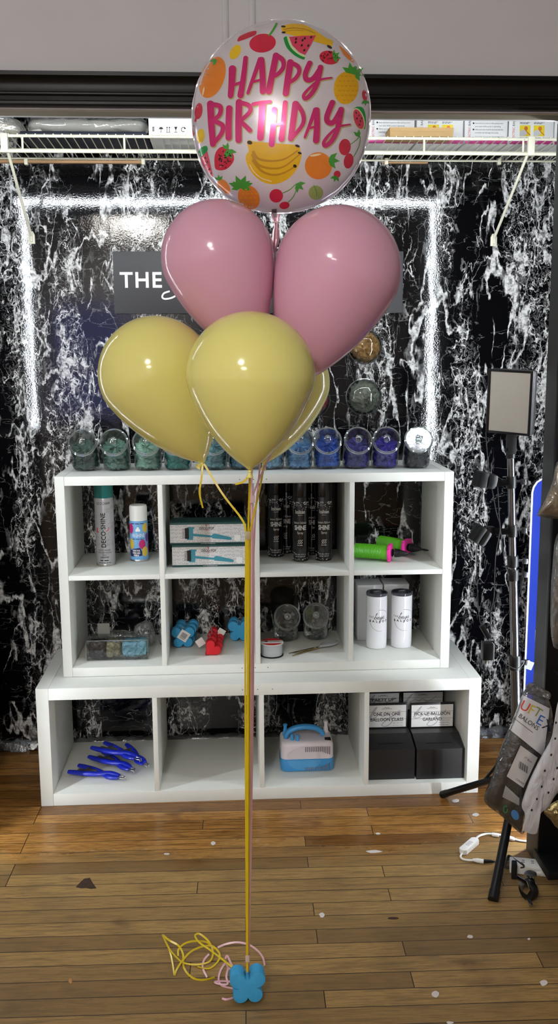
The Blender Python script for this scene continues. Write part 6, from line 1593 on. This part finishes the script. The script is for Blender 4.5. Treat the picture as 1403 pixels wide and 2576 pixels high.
a, b, c = at_z(1188, 2163, .0068), at_z(1216, 2167, .0068), at_z(1241, 2167, .0066)
t = thing('barrel_connector', 'white and black barrel connector joining the dimmer cords', 'connector', V((b.x, b.y, 0)))
MB().tube([a, a.lerp(b, .4), b], [.0036, .0066, .0066], 14).build('white_half', white_pl, t); MB().tube([b, b.lerp(c, .15), b.lerp(c, .7), c], [.0058, .0058, .0050, .0028], 14).build('black_half', black_pl, t)
cable([(1240, 2167, .0045), (1262, 2168, .004), (1280, 2162, .01), (1300, 2170, .008), (1322, 2170, .010), (1350, 2166, .012)], .0026, 'black cord running from the barrel connector behind the stand leg', blk_cable, cat='cord', name='cord')
w = MB(); 
for k in range(4):
    w.tube(cr([at_z(x, y, z) for x, y, z in ((1268+k*2, 2176-k*3, .008+k*.004), (1276+k, 2158-k*2, .014+k*.004), (1296, 2160+k, .02+k*.003), (1318, 2174+k*2, .022+k*.003), (1296, 2180+k, .012), (1272, 2182, .006))], 6, True), .0024, 8, closed=True)
tag(rebase(w.build('cord_coil', blk_cable)), 'bundled black cord lying beside the power strip', 'cord')
a = at_z(1281, 2196, 0); b = at_z(1338, 2202, 0); d = (b-a).normalized()
t = thing('power_strip', 'white power strip lying on the floor beside the caster', 'power strip', (a+b)/2)
Mp = frame(a+V((0, 0, .0005)), d, V((0, 0, 1)).cross(d))
MB().box((0, -.004, 0), (.16, .040, .030), Mp, bev=.005).build('body', white_pl, t)
for x in (.034, .060): 
    w = MB()
    for dy in (.012, .022): w.box((x, dy, .0298), (x+.008, dy+.002, .0306), Mp)
    w.build('outlet_slot', ink_black, t, smooth=False)
t = thing('power_adapter', 'black block adapter plugged into the power strip', 'power adapter', at_z(1291, 2228, 0))
a = at_z(1284, 2226, 0); MB().box((.004, -.034, .0), (.019, -.0046, .044), Mp, bev=.003).build('block', black_pl, t)
cable([(1340, 2196, .022), (1362, 2196, .02), (1384, 2195, .016), (1420, 2197, .010), (1470, 2204, .006)], .0050, 'thick white cord leaving the power strip to the right', wcord, cat='cord', name='cord')
w = MB(); q0 = at_z(1357, 2197, .020); q1 = at_z(1374, 2196, .0175); w.tube([q0.lerp(q1, k/12) for k in range(13)], [.0085 if k % 2 else .0066 for k in range(13)], 14); tag(rebase(w.build('strain_relief', mat('grey_white_plastic', (208, 206, 200), .45))), 'ribbed white sleeve on the thick cord by the caster', 'cord sleeve')

# ------------------------------------------------------------------ scraps and marks on the floor
scrap = mat('white_scrap', (214, 208, 204), .7, var=.05)
rd = random.Random(4)
for x, y, rx, ry, lb in ((1146, 2015, 10, 4, 'white scrap on the floor just below the tip of the stand leg'), (1196, 2050, 9, 4, 'white scrap on the floor left of the black balloon bag'), (950, 2098, 6, 2.5, 'small white scrap on the floor left of the dimmer, near the low shelf'),
                         (940, 2143, 20, 4, 'long white scrap on the floor, left of the dimmer'), (810, 2303, 8, 6, 'pale scrap on the floor right of the ribbons, halfway to the shelf'), (1182, 2357, 8, 5, 'pale scrap on the floor below the foot of the stand leg'),
                         (1330, 2363, 3.5, 2.5, 'tiny white scrap on the floor at the right, below the caster'), (1367, 2474, 10, 8, 'white scrap on the floor at the lower right corner'), (1095, 2502, 10, 8, 'square white scrap on the floor near the bottom edge'),
                         (1131, 2574, 9, 4, 'white scrap cut by the bottom edge of the picture'), (419, 2149, 7, 2.5, 'small white scrap on the floor in front of the empty cube'), (536, 2122, 6, 5, 'white scrap on the floor left of the hanging ribbons'), (177, 2469, 5, 7, 'small tan chip on the floor at the lower left')):
    c = at_z(x, y, 0); s = scale_at(c); n = 9; pts = []
    for k in range(n):
        a = 2*pi*k/n; q = at_z(x+rx*cos(a)*rd.uniform(.75, 1.1), y+ry*sin(a)*rd.uniform(.75, 1.1), 0); pts.append((q.x, q.y))
    m = scrap if ' tan ' not in lb else mat('tan_chip', (178, 130, 80), .7)
    tag(rebase(MB().prism(pts, .0004, .0016).build('paper_scrap', m, smooth=False)), lb, 'scrap', 'scraps on the wood floor')
fl = bpy.data.objects['floor']
w = MB(); pts = [at_z(x, y, .0003) for x, y in ((190, 2232), (203, 2218), (212, 2210), (226, 2208), (232, 2219), (243, 2235), (228, 2236), (216, 2234), (205, 2235))]; w.add(pts, [tuple(range(len(pts)))])
w.build('dark_stain', mat('dark_floor_stain', (58, 40, 26), .6, var=.3, vs=60), fl, recalc=False)
w = MB(); pts = [at_z(990+13*cos(a)*(1.2 if cos(a) < 0 else 1), 2310+3.2*sin(a), .0003) for a in [k*pi/8 for k in range(16)]]; w.add(pts, [tuple(range(16))])
w.build('wood_knot', mat('dark_knot', (56, 34, 18), .5, var=.2), fl, recalc=False)
